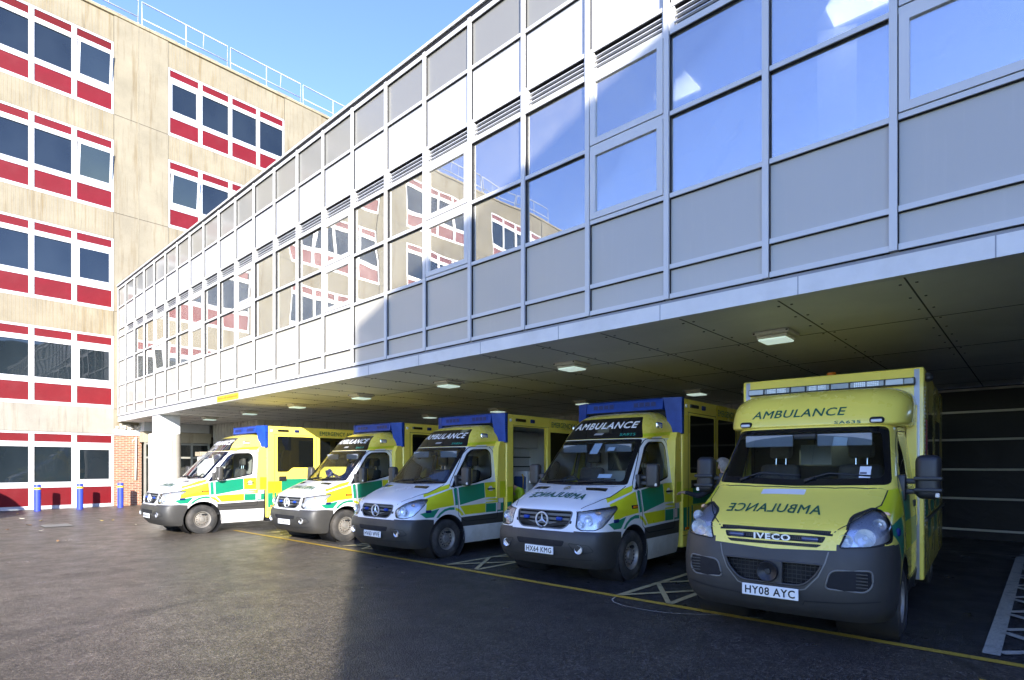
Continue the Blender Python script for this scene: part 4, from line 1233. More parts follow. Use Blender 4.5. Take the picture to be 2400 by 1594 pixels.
def van_rows():
    E = 2.52
    def row(c, m, k, s, w, top=False):
        # c=(y,z) centre, m=(x,y,z), k corner, s side start, w = widths at the three rear stations
        y4 = s[1]
        mid = (m[0] * 0.57, c[0] + (m[1] - c[0]) * 0.30, c[1] + (m[2] - c[1]) * 0.30)
        return [(0, c[0], c[1]), mid, m, k, s] + [(w[i], y4 + (E - y4) * f, s[2] + (w[3] - s[2]) * f) for i, f in enumerate((0.33, 0.68, 1.0))]
    R = []
    def add(yc, zc, m, k, s, w, zr=None):
        R.append(row((yc, zc), m, k, s, (*w, zr if zr is not None else s[2])))
    add(.15, .23, (.70, .19, .23), (.86, .30, .23), (.93, .52, .23), (.94, .94, .94))
    add(.03, .36, (.70, .07, .36), (.90, .18, .36), (.965, .46, .36), (.97, .97, .97))
    add(-.05, .55, (.70, .0, .55), (.92, .13, .55), (.985, .43, .55), (.985, .985, .985))
    add(-.04, .71, (.70, .02, .71), (.92, .14, .71), (.985, .44, .71), (.99, .99, .99))
    add(.0, .78, (.70, .055, .78), (.91, .18, .78), (.98, .46, .78), (.992, .995, .995))
    add(.035, .92, (.70, .09, .92), (.905, .22, .91), (.978, .50, .91), (.995, .998, .998))
    add(.075, 1.045, (.70, .15, 1.04), (.892, .31, 1.03), (.968, .60, 1.03), (.992, .996, .996))
    add(.16, 1.125, (.70, .26, 1.115), (.877, .46, 1.10), (.955, .76, 1.10), (.985, .99, .99))
    add(.46, 1.265, (.70, .54, 1.25), (.862, .72, 1.225), (.942, .96, 1.215), (.975, .982, .982))
    add(.80, 1.385, (.70, .90, 1.385), (.855, 1.01, 1.39), (.928, 1.18, 1.39), (.957, .962, .962), 1.40)
    add(.92, 1.45, (.70, 1.00, 1.45), (.842, 1.09, 1.46), (.908, 1.25, 1.46), (.940, .945, .945))
    add(1.22, 1.78, (.67, 1.29, 1.78), (.80, 1.37, 1.78), (.862, 1.52, 1.78), (.892, .897, .897))
    add(1.52, 2.09, (.63, 1.58, 2.09), (.757, 1.66, 2.09), (.815, 1.80, 2.09), (.838, .845, .845))
    add(1.575, 2.15, (.63, 1.64, 2.15), (.765, 1.72, 2.15), (.822, 1.85, 2.15), (.842, .87, .90))
    add(1.76, 2.36, (.62, 1.82, 2.355), (.755, 1.92, 2.34), (.82, 2.04, 2.32), (.84, .865, .89))
    add(1.97, 2.52, (.60, 2.02, 2.505), (.73, 2.13, 2.475), (.80, 2.24, 2.43), (.815, .83, .85))
    add(2.20, 2.60, (.58, 2.24, 2.585), (.70, 2.34, 2.545), (.77, 2.42, 2.49), (.78, .79, .80))
    add(2.50, 2.63, (.58, 2.505, 2.61), (.69, 2.51, 2.565), (.76, 2.515, 2.51), (.765, .77, .775))
    return R

def sprinter(old=False, opened=False):
    root = empty('ambulance')
    bm = loft(van_rows(), 3, (5, 4, 5, 5, 7, 6, 6))
    full = BVHTree.FromBMesh(bm)
    fy = lambda x, z: (full.ray_cast(Vector((x, -2, z)), YA)[0] or Vector((0, 0, 0))).y
    sx = lambda y, z: (full.ray_cast(Vector((3, y, z)), -XA)[0] or Vector((0, 0, 0))).x
    T = {0: ('cab_body', 'cab', WPAINT), 1: ('bumper', 'bumper', PLAST), 5: ('windscreen', 'ws', SCREEN), 6: ('windscreen_border', 'wsb', BLKG),
         7: ('roof_fairing', 'fair', BLKG), 8: ('roof_fairing', 'fair', YPAINT), 11: ('cab_body', 'cab', YBRI), 12: ('cab_body', 'cab', GPAINT), 13: ('cab_body', 'cab', PLAST),
         14: ('cab_body', 'cab', SILLW), 20: ('bonnet', 'bonnet', WPAINT), 21: ('bonnet', 'bonnet', BLKG), 15: ('roof_fairing', 'fair', YBRI)}
    # lower trim
    cut(bm, [(-1.2, 0), (1.2, 0), (1.2, .755), (-1.2, .755)], XA, ZA, YA, 1)
    cab_cut_sym(bm, [(-.3, 0), (.60, 0), (.60, .745), (.42, .765), (-.3, .775)], 1)
    cab_cut_sym(bm, [(1.30, .565), (2.53, .565), (2.53, .775), (1.30, .745)], 13)
    cab_cut_sym(bm, [(1.30, .0), (2.53, .0), (2.53, .555), (1.30, .555)], 14)
    # livery
    for p, t in (([(.55, 1.235), (1.10, 1.40), (1.035, 1.31), (.49, 1.155)], 11), ([(.49, 1.13), (1.05, 1.29), (1.11, 1.30), (1.11, .985), (.72, .955), (.42, .90)], 11),
                 ([(1.14, 1.305), (1.215, 1.315), (1.215, .99), (1.14, .985)], 12), ([(1.26, 1.32), (1.97, 1.40), (1.97, 1.10), (1.26, .985)], 12),
                 ([(1.98, 1.40), (2.50, 1.42), (2.50, 1.09), (1.98, 1.10)], 11), ([(1.26, .965), (1.98, .985), (1.98, .80), (1.40, .79), (1.33, .88)], 11),
                 ([(1.99, .975), (2.29, .975), (2.29, .80), (1.99, .80)], 12), ([(2.33, .975), (2.52, .975), (2.52, .80), (2.33, .80)], 12), ([(1.98, 1.07), (2.35, 1.075), (2.35, .985), (1.98, .985)], 11),
                 ([(.30, .87), (.74, .945), (.60, .79), (.42, .785)], 12),
                 ([(.655, .775), (.74, .86), (.86, .925), (1.0, .955), (1.12, .95), (1.12, .90), (.98, .905), (.87, .88), (.78, .83), (.72, .775)], 12),
                 ([(1.14, .945), (1.24, .915), (1.33, .84), (1.37, .79), (1.31, .775), (1.26, .83), (1.20, .87), (1.14, .895)], 11)):
        cab_cut_sym(bm, p, t, cond=lambda c: abs(c.x) > .6)
    # yellow cap over the screen
    cut(bm, [(-1.2, 2.128), (1.2, 2.128), (1.2, 3), (-1.2, 3)], XA, ZA, YA, 8)
    cab_cut_sym(bm, [(1.4, 2.125), (2.53, 2.20), (2.53, 3), (1.4, 3)], 8)
    cut(bm, [(-1, 1.5), (1, 1.5), (1, 2.6), (-1, 2.6)], XA, YA, -ZA, 8, facing=-0.3, cond=lambda c: c.z > 2.2)
    cab_cut_sym(bm, [(1.62, 2.145), (2.5, 2.215), (2.5, 2.265), (1.66, 2.20)], 15)
    cut(bm, rounded([(-.752, 2.135), (.752, 2.135), (.735, 2.19), (.60, 2.50), (-.60, 2.50), (-.735, 2.19)], .02, 2), XA, ZA, YA, 7)
    # windscreen
    cut(bm, rounded([(-.845, 1.40), (0, 1.385), (.845, 1.40), (.755, 2.118), (0, 2.122), (-.755, 2.118)], .03, 2), XA, ZA, YA, 6)
    cut(bm, rounded([(-.775, 1.455), (0, 1.435), (.775, 1.455), (.695, 2.075), (0, 2.08), (-.695, 2.075)], .05, 3), XA, ZA, YA, 5)
    # bonnet
    bon = [(-.50, .05), (0, .0), (.50, .05), (.60, .16), (.70, .33), (.80, .62), (.845, .985), (.70, .875), (.4, .815), (0, .785), (-.4, .815), (-.70, .875), (-.845, .985), (-.80, .62), (-.70, .33), (-.60, .16)]
    cut(bm, bon, XA, YA, -ZA, 20, only=[0, 11], facing=-0.2, cond=lambda c: c.z > 1.06 and c.z < 1.42)
    for s in (-1, 1):
        vent = [(s * .30, .74), (s * .66, .79), (s * .68, .68), (s * .36, .645)] if s > 0 else [(s * .36, .74), (s * .66, .79), (s * .68, .68), (s * .40, .645)]
        cut(bm, vent, XA, YA, -ZA, 21, only=[20], facing=-0.2)
    # side windows: black sail then glass
    frame = rounded([(1.085, 1.325), (1.63, 1.99), (1.76, 2.075), (2.20, 2.09), (2.28, 2.00), (2.23, 1.50), (1.75, 1.40)], [.01, .05, .05, .07, .07, .06, .02], 3)
    glassp = rounded([(1.42, 1.395), (1.42, 1.69), (1.68, 1.985), (1.79, 2.05), (2.17, 2.062), (2.245, 1.98), (2.20, 1.52), (1.75, 1.425)], [.01, .02, .05, .05, .07, .07, .06, .02], 3)
    door = rounded([(1.225, 1.30), (1.225, .79), (1.40, .66), (2.33, .66), (2.40, 1.40), (2.36, 2.05), (2.24, 2.14), (1.72, 2.12), (1.55, 1.98), (1.06, 1.36)], [.02, .03, .05, .03, .03, .06, .06, .05, .04, .02], 2)
    for i, D in enumerate((-XA, XA)):
        cut(bm, frame, YA, ZA, D, 30 + i, cond=lambda c: abs(c.x) > .6); cut(bm, glassp, YA, ZA, D, 32 + i, cond=lambda c: abs(c.x) > .6)
    T.update({30: ('window_surround', 'sail0', BLKG), 31: ('window_surround', 'sail1', BLKG), 32: ('side_window', 'sw0', SIDEGL), 33: ('side_window', 'sw1', SIDEGL)})
    # grille and headlights
    gp_ = rounded([(-.50, 1.035), (.50, 1.035), (.465, .86), (.37, .79), (-.37, .79), (-.465, .86)], .05, 3) if not old else rounded([(-.47, 1.02), (.47, 1.02), (.445, .86), (.36, .785), (-.36, .785), (-.445, .86)], .09, 4)
    cut(bm, gp_, XA, ZA, YA, 40)
    hl = rounded([(.475, 1.035), (.44, .82), (.50, .785), (.68, .79), (.79, .83), (1.075, 1.075), (1.06, 1.11), (.84, 1.085)], .02, 2) if not old else \
        rounded([(.43, .93), (.44, .80), (.60, .785), (.78, .83), (.96, 1.02), (1.02, 1.12), (.86, 1.125), (.62, 1.06)], [.06, .04, .08, .08, .04, .03, .08, .1], 4)
    cut(bm, hl, Vector((S2, S2, 0)), ZA, Vector((-S2, S2, 0)), 41, facing=-0.05, cond=lambda c: c.x > 0)
    cut(bm, [(-u, v) for u, v in hl], Vector((S2, -S2, 0)), ZA, Vector((S2, S2, 0)), 42, facing=-0.05, cond=lambda c: c.x < 0)
    T.update({41: ('headlight', 'hl0', LENS), 42: ('headlight', 'hl1', LENS)})
    # bumper mouth and fog lamps
    cut(bm, rounded([(-.44, .63), (.44, .63), (.40, .545), (-.40, .545)], .03, 3), XA, ZA, YA, 43)
    T[43] = ('bumper', 'bumper', BLK)
    # wheel arches
    cab_cut_sym(bm, arc(.95, .38, .445, -8, 188, 22) + [(.40, -.1), (1.5, -.1)][::1], 44, cond=lambda c: abs(c.x) > .5)
    bm.verts.index_update()
    P = split_parts(bm, T, root, 35)
    # depth behind the cut-outs
    V2, F2 = ribbon(hl, .012, True)
    if 'hl0' in P: decal('lamp_gasket', V2, F2, SEAM, (0, 0, 0), Vector((S2, S2, 0)), ZA, Vector((-S2, S2, 0)), full, P['hl0'], .002)
    if 'hl1' in P: decal('lamp_gasket', [(-u, v) for u, v in V2], F2, SEAM, (0, 0, 0), Vector((S2, -S2, 0)), ZA, Vector((S2, S2, 0)), full, P['hl1'], .002)
    for k, s in (('hl0', 1), ('hl1', -1)):
        if k not in P: continue
        o = P[k]; m = MB()
        for f in o.data.polygons:
            vs = []
            for vi in f.vertices:
                p = o.data.vertices[vi].co; vs.append(m.bm.verts.new((p.x * 0.985 - 0.01 * s, p.y + 0.055, p.z)))
            m.bm.faces.new(vs)
        bmesh.ops.remove_doubles(m.bm, verts=m.bm.verts, dist=1e-4)
        m.build('lamp_housing', pbr('lamp_silver', (0.78, 0.78, 0.78), 0.3, 0.6, var=0.2, nscale=30), o, 50)
        m = MB()
        for (cx, cz, r) in ((.745, .925, .075), (.64, .87, .05)) if not old else ((.72, .91, .085), (.62, .90, .055)):
            yy = fy(cx, cz)
            m.lathe([(0.012, 0.055), (r * .5, 0.045), (r * .9, 0.018), (r, 0.004)], (cx * s, yy, cz), 'y', 22)
            m.ball((cx * s, yy + 0.035, cz), 0.022, 1)
        m.build('reflector', [REFLM, pbr('bulb', (0.9, 0.9, 0.85), 0.1, coat=1.0)], o, 60)
        m = MB(); yy = fy(.80, 1.03); m.ball((.815 * s, yy + 0.05, 1.02), 0.04, 0, (1.3, .5, .6)); m.build('turn_signal', pbr('turn_amber', (0.75, 0.45, 0.25), 0.25, coat=.6), o)
    m = MB(); n = 14
    zs = (1.02, .965, .905, .845, .80)
    prev = None
    for i in range(n):
        x0, x1 = -.5 + i / n, -.5 + (i + 1) / n
        for z0, z1 in zip(zs, zs[1:]):
            m.face([(x0, fy(x0 * .98, z0) + .06, z0 + .015), (x1, fy(x1 * .98, z0) + .06, z0 + .015), (x1, fy(x1 * .98, z1) + .06, z1 - .012), (x0, fy(x0 * .98, z1) + .06, z1 - .012)], 1)
    for z, hw in ((.985, .475), (.925, .455), (.865, .43)):
        for a in range(n):
            x0, x1 = -hw + 2 * hw * a / n, -hw + 2 * hw * (a + 1) / n
            y0, y1 = fy(x0, z) + .004, fy(x1, z) + .004
            m.face([(x0, y0, z + .017), (x0, y0, z - .017), (x1, y1, z - .017), (x1, y1, z + .017)], 0)
            m.face([(x0, y0, z + .017), (x1, y1, z + .017), (x1, y1 + .05, z + .010), (x0, y0 + .05, z + .010)], 0)
            m.face([(x0, y0, z - .017), (x0, y0 + .05, z - .024), (x1, y1 + .05, z - .024), (x1, y1, z - .017)], 1)
    gq = [(a[0] + (b[0] - a[0]) * t / 6, a[1] + (b[1] - a[1]) * t / 6) for a, b in zip(gp_, gp_[1:] + gp_[:1]) for t in range(6)]
    ring = [(x, fy(x * .99, z) + .002, z) for x, z in gq]
    m.tube(ring + [ring[0]], 0.011, 6, 0, cap=False)
    gr = m.build('grille', [pbr('grille_grey', (0.11, 0.115, 0.12), 0.4, var=.1), BLK], root)
    star_badge(gr, fy(0, .91) - .008, .905, .112)
    for s in (-1, 1):
        m = MB(); m.box(s * .30 - .05, s * .30 + .05, fy(.3, .93) - .03, fy(.3, .93) + .02, .905, .955, 0, .015, 2); m.build('grille_strobe', BLUEL, gr, 40)
    # bumper details
    if 'bumper' in P:
        b = P['bumper']
        for s in (-1, 1):
            m = MB(); yy = fy(.66, .50)
            m.lathe([(0.0, .0), (.05, .0), (.062, -.016), (.062, .01)], (s * .66, yy - .004, .52), 'y', 18, 0)
            m.build('fog_lamp', [REFLM], b, 40)
            V2, F2 = ribbon(rounded([(s * .50, .60), (s * .80, .585), (s * .86, .50), (s * .62, .445)], .03, 3), .014, True)
            decal('fog_recess', V2, F2, PLASTD, (0, 0, 0), XA, ZA, YA, full, b, .002)
        V2, F2 = ribbon([(-.86, .38), (0, .345), (.86, .38)], .012); decal('bumper_crease', V2, F2, PLASTD, (0, 0, 0), XA, ZA, YA, full, b, .002)
    # wheel wells
    for s in (-1, 1):
        m = MB()
        m.lathe([(.455, s * .99), (.455, s * .45), (0.0, s * .45)], (0, .95, .38), 'x', 30)
        V = arc(.95, .38, .452, -8, 188, 22)
        for (a, b) in zip(V, V[1:]):
            m.face([(s * (sx(*a) or .985) + s * .002, a[0], a[1]), (s * (sx(*b) or .985) + s * .002, b[0], b[1]), (s * .9, b[0], b[1]), (s * .9, a[0], a[1])])
        m.build('wheel_arch', PLASTD, root)
    # wheels
    for s in (-1, 1):
        wheel(root, s * .86, .95, .365, .225, s, 16 if not old else 14, .205)
        wheel(root, s * .90, 4.62, .365, .225, s, 16, .205)
    # seams
    V2, F2 = ribbon(door, .011, True)
    for D, nm in ((-XA, 1), (XA, -1)):
        decal('door_seam', V2, F2, SEAM, (0, 0, 0), YA, ZA, D, full, root, .0015)
    V2, F2 = ribbon(bon, .011, True); decal('bonnet_seam', V2, F2, SEAM, (0, 0, 0), XA, YA, -ZA, full, root, .0015)
    # white swoosh, handles, repeaters, strobes on both sides
    for D, s in ((-XA, 1), (XA, -1)):
        for pl in ([(1.42, 1.0), (2.35, 1.10), (1.95, 1.09)], [(1.42, .995), (2.35, 1.02), (1.97, 1.055)]):
            decal('swoosh', pl, [(0, 1, 2)], WPAINT, (0, 0, 0), YA, ZA, D, full, root, .004)
        decal('logo_patch', [(2.33, .83), (2.43, .83), (2.43, .97), (2.33, .97)], [(0, 1, 2, 3)], pbr('logo_pink', (0.7, .55, .5), .5), (0, 0, 0), YA, ZA, D, full, root, .004)
        x = sx(1.01, 1.08) * s
        m = MB(); m.box(x - .012, x + .012, .93, 1.10, 1.05, 1.105, 0, .008, 2); o = m.build('side_repeater', [BLK], root)
        m = MB(); m.box(x - .015, x + .016, .95, 1.085, 1.06, 1.095, 0, .006); m.build('repeater_lens', ORNG, o)
        if old: bpy.data.objects.remove(o.children[0]); bpy.data.objects.remove(o)
        x = sx(.48, .90) * s
        m = MB(); m.box(x - .012, x + .014, .42, .55, .875, .93, 0, .02, 3); m.build('side_strobe', BLUED, root)
        x = sx(2.16, 1.27) * s
        m = MB(); m.lathe([(0.0, .004 * s), (.062, .004 * s), (.066, 0)], (x, 2.15, 1.265), 'x', 20, 0); m.box(x, x + .028 * s, 2.05, 2.26, 1.255, 1.285, 1, .008, 2) if s > 0 else m.box(x - .028, x, 2.05, 2.26, 1.255, 1.285, 1, .008, 2)
        m.build('door_handle', [WPAINT, PLASTD], root, 40)
        x = sx(2.12, 2.35) * s
        m = MB(); m.box(x - .03, x + .02, 2.03, 2.22, 2.30, 2.41, 0, .03, 3); m.box(x - .01, x + .026, 2.06, 2.19, 2.325, 2.385, 1, .012, 2); m.build('side_lamp', [CHROM, pbr('lamp_clear', (.6, .6, .6), .1, coat=1.0)], root, 40)
        mirror(root, s, (.93, 1.30, 1.36), (.20, .15, .36))
    # wipers
    m = MB()
    for x0, x1 in ((-.62, .0), (.05, .66)):
        m.tube([(x, fy(x, z) - .018, z) for x, z in ((x0, 1.435), ((x0 + x1) / 2, 1.455), (x1, 1.475))], .010, 6)
    m.build('wiper', PLASTD, root)
    # fairing lettering
    if 'fair' in P:
        f = P['fair']
        decal_text('lettering', 'AMBULANCE', TXTW, (0, 0, 2.365), XA, ZA, YA, full, f, 1.20, .12, .03, .12, False, .003)
        decal('small_badge', [(-.13, 2.20), (.04, 2.20), (.07, 2.235), (-.10, 2.235)], [(0, 1, 2, 3)], pbr('badge_grey', (.3, .3, .3), .5), (0, 0, 0), XA, ZA, YA, full, f, .003)
    # collar between cab and box, lamp unit, box
    m = MB()
    for s in (-1, 1):
        m.prism([(2.30, 1.07), (2.585, 1.07), (2.585, 2.25), (2.42, 2.25), (2.36, 2.12)], min(s * .80, s * 1.005), max(s * .80, s * 1.005), 'x', 0)
        m.box(min(s * .80, s * 1.0065), max(s * .80, s * 1.0065), 2.40, 2.584, 1.09, 1.42, 1)
        m.box(min(s * .7, s * .93), max(s * .7, s * .93), 2.50, 2.60, .3, 1.07, 2)
    m.box(-.8, .8, 2.5, 2.58, .35, 2.66, 2)
    m.build('cab_collar', [YPAINT, YBRI, BLK], root)
    light_unit(root, 2.58, 1.03, 2.84)
    box_body(root, 2.58, 6.15, 1.03, .30, 2.84, opened)
    if opened: saloon_inside(root, 2.58, 1.03)
    # cab inside
    seat(root, -.46, 1.75, .95); seat(root, .46, 1.75, .95)
    m = MB(); m.box(-.82, .82, 1.0, 1.36, .95, 1.33, 0, .06, 3); m.box(-.2, .2, 1.2, 1.45, .6, 1.28, 0, .04, 2); m.box(-.12, .14, 1.12, 1.2, 1.3, 1.47, 1, .02, 2)
    m.build('dashboard', [DASHM, PLASTD], root, 50)
    steering(root, -.46, 1.36, 1.33)
    m = MB(); m.box(-.84, .84, 2.40, 2.44, .5, 2.1, 0); m.box(-.93, .93, .95, 2.5, .46, .5, 1); m.box(-.3, .25, 2.37, 2.395, 1.6, 1.95, 2); m.box(-.8, .8, 1.75, 2.44, 2.08, 2.11, 0)
    m.build('bulkhead', [CABIN, BLK, pbr('bulkhead_window', (.05, .055, .055), .1)], root)
    m = MB()
    for x in (-.42, .42): m.box(x - .24, x + .24, fy(x, 1.98) + .05, fy(x, 1.98) + .065, 1.91, 2.04, 0, .006)
    m.box(-.10, .10, fy(0, 1.97) + .06, fy(0, 1.97) + .09, 1.94, 2.02, 1, .01)
    m.build('sun_visor', [pbr('visor', (.30, .31, .31), .7), PLASTD], root)
    bm.free()
    return root, full, fy

VF, FULLB, FY = sprinter(False, False)
VO, FULLO, _ = sprinter(True, True)
def finish(root, bvh, pl, pos, yaw, s, label, hood=True, fleet=None, crest=False, sheets=False):
    plate(root, -.045 + .0, .475, pl)
    for c in root.children:
        if c.name.startswith('bonnet') and 'seam' not in c.name: bn = c
        if c.name.startswith('roof_fairing'): fr = c
        if c.name.startswith('windscreen') and 'border' not in c.name: wsn = c
    if hood: decal_text('lettering', 'AMBULANCE', TXTG, (0, .42, 0), XA, YA, -ZA, bvh, bn, 1.0, .165, .03, -.12, True, .007)
    if crest:
        V2, F2 = ribbon([(.0 + .045 * cos(2 * pi * i / 20), .66 + .05 * sin(2 * pi * i / 20)) for i in range(20)], .018, True)
        V2b = [(.02 * cos(2 * pi * i / 12), .66 + .02 * sin(2 * pi * i / 12)) for i in range(12)]
        n0 = len(V2); V2 = V2 + V2b; F2 = F2 + [tuple(range(n0, n0 + 12))]
        n0 = len(V2); V2 += [(-.03, .715), (.03, .715), (.036, .74), (-.036, .74)]; F2 += [(n0, n0 + 1, n0 + 2, n0 + 3)]
        decal('crest', V2, F2, pbr('crest_gold', (.30, .24, .10), .5), (0, 0, 0), XA, YA, -ZA, bvh, bn, .008)
    if fleet: decal_text('fleet_number', fleet, pbr('text_teal', (.03, .30, .22), .4), (.50, 0, 2.20), XA, ZA, YA, bvh, fr, .26, .045, .012, 0, False, .004)
    if sheets:
        pw = pbr('paper', (.72, .75, .78), .6)
        decal('paper_notice', [(-.02, 1.88), (.13, 1.88), (.13, 2.06), (-.02, 2.06)], [(0, 1, 2, 3)], pw, (0, 0, 0), XA, ZA, YA, bvh, wsn, -.006)
        decal('paper_notice', [(.34, 1.50), (.56, 1.50), (.56, 1.56), (.34, 1.56)], [(0, 1, 2, 3)], pw, (0, 0, 0), XA, ZA, YA, bvh, wsn, -.006)
        decal('paper_notice', [(.28, 1.93), (.40, 1.93), (.40, 1.99), (.28, 1.99)], [(0, 1, 2, 3)], pw, (0, 0, 0), XA, ZA, YA, bvh, wsn, -.006)
    root.location = (*pos, 0); root.rotation_euler = (0, 0, yaw); root.scale = (s, s, s)
    put(root, label, 'ambulance', 'ambulances parked in the bays')
A1 = copy_tree(VF); A2 = copy_tree(VF); A5 = copy_tree(VF)
finish(A1, FULLB, 'HX64 WLU', (-16.55, 4.46), -.005, .988, 'leftmost ambulance, white cab fully lit by the sun, nose nearest the round column')
finish(A2, FULLB, 'HX64 DLF', (-12.51, 6.08), .045, .98, 'white cab ambulance half in sun and half in shade, people in its cab', True, 'SA819')
finish(VO, FULLO, 'HV63 WVE', (-9.08, 6.11), .032, .987, 'white cab ambulance with plain bonnet and open side door showing its interior', False, 'SA856')
finish(VF, FULLB, 'HX64 KMG', (-5.49, 6.61), .036, 1.02, 'shaded white cab ambulance with crest and mirrored green lettering on the bonnet', True, 'SA825', True, True)
finish(A5, FULLB, 'HX64 WLP', (-24.2, 1.55), pi, 1.0, 'ambulance standing outside the left edge of the picture, only its shadow seen')
# ------------------------------------------------------------------ the yellow cab ambulance nearest the camera
def iveco_rows():
    E = 2.45
    R = []
    def add(yc, zc, m, k, s, w, zr=None):
        zr = s[2] if zr is None else zr
        mid = (m[0] * 0.57, yc + (m[1] - yc) * 0.30, zc + (m[2] - zc) * 0.30)
        R.append([(0, yc, zc), mid, m, k, s] + [(w[i], s[1] + (E - s[1]) * f, s[2] + (zr - s[2]) * f) for i, f in enumerate((.33, .68, 1.0))])
    add(.14, .26, (.70, .20, .26), (.85, .32, .26), (.93, .55, .26), (.94, .94, .94))
    add(.02, .37, (.70, .08, .37), (.90, .22, .37), (.975, .50, .37), (.98, .98, .98))
    add(-.04, .55, (.70, .02, .55), (.93, .17, .55), (.995, .48, .55), (.995, .995, .995))
    add(-.04, .76, (.70, .02, .77), (.935, .17, .78), (1.0, .48, .80), (.998, .995, .995))
    add(-.005, .92, (.70, .055, .945), (.925, .21, .99), (.992, .53, 1.0), (.995, .995, .995))
    add(.035, 1.05, (.70, .11, 1.08), (.905, .28, 1.11), (.975, .62, 1.12), (.99, .992, .992))
    add(.09, 1.125, (.70, .20, 1.16), (.888, .40, 1.19), (.963, .72, 1.20), (.985, .988, .988))
    add(.38, 1.275, (.70, .47, 1.29), (.875, .63, 1.305), (.952, .90, 1.31), (.978, .982, .982))
    add(.72, 1.43, (.70, .81, 1.44), (.862, .93, 1.45), (.942, 1.12, 1.455), (.965, .972, .972))
    add(.86, 1.525, (.70, .945, 1.53), (.848, 1.04, 1.535), (.925, 1.22, 1.54), (.95, .958, .958))
    add(1.14, 1.83, (.68, 1.21, 1.83), (.815, 1.30, 1.83), (.885, 1.48, 1.83), (.915, .925, .925))
    add(1.40, 2.12, (.66, 1.46, 2.12), (.785, 1.55, 2.12), (.845, 1.72, 2.12), (.87, .89, .89))
    add(1.46, 2.21, (.66, 1.52, 2.21), (.79, 1.62, 2.21), (.85, 1.78, 2.21), (.875, .90, .92))
    return R

def pod_rows():
    E = 2.50
    R = []
    def add(yc, zc, m, k, s, w, zr=None):
        zr = s[2] if zr is None else zr
        mid = (m[0] * 0.57, yc + (m[1] - yc) * 0.30, zc + (m[2] - zc) * 0.30)
        R.append([(0, yc, zc), mid, m, k, s] + [(w[i], s[1] + (E - s[1]) * f, s[2] + (zr - s[2]) * f) for i, f in enumerate((.33, .68, 1.0))])
    add(1.53, 2.175, (.68, 1.58, 2.175), (.83, 1.68, 2.175), (.88, 1.85, 2.175), (.90, .91, .92))
    add(1.44, 2.19, (.70, 1.50, 2.19), (.875, 1.62, 2.19), (.945, 1.82, 2.19), (.96, .97, .97))
    add(1.45, 2.25, (.70, 1.51, 2.25), (.90, 1.64, 2.25), (.975, 1.86, 2.25), (.985, .99, .99))
    add(1.57, 2.44, (.70, 1.63, 2.44), (.905, 1.77, 2.44), (.98, 1.98, 2.44), (.99, .99, .99))
    add(1.72, 2.575, (.70, 1.78, 2.57), (.885, 1.93, 2.56), (.96, 2.11, 2.55), (.97, .97, .97))
    add(1.92, 2.645, (.70, 1.97, 2.635), (.86, 2.10, 2.615), (.93, 2.25, 2.59), (.94, .94, .94))
    add(2.30, 2.675, (.70, 2.32, 2.665), (.85, 2.36, 2.64), (.91, 2.42, 2.61), (.92, .92, .92))
    return R

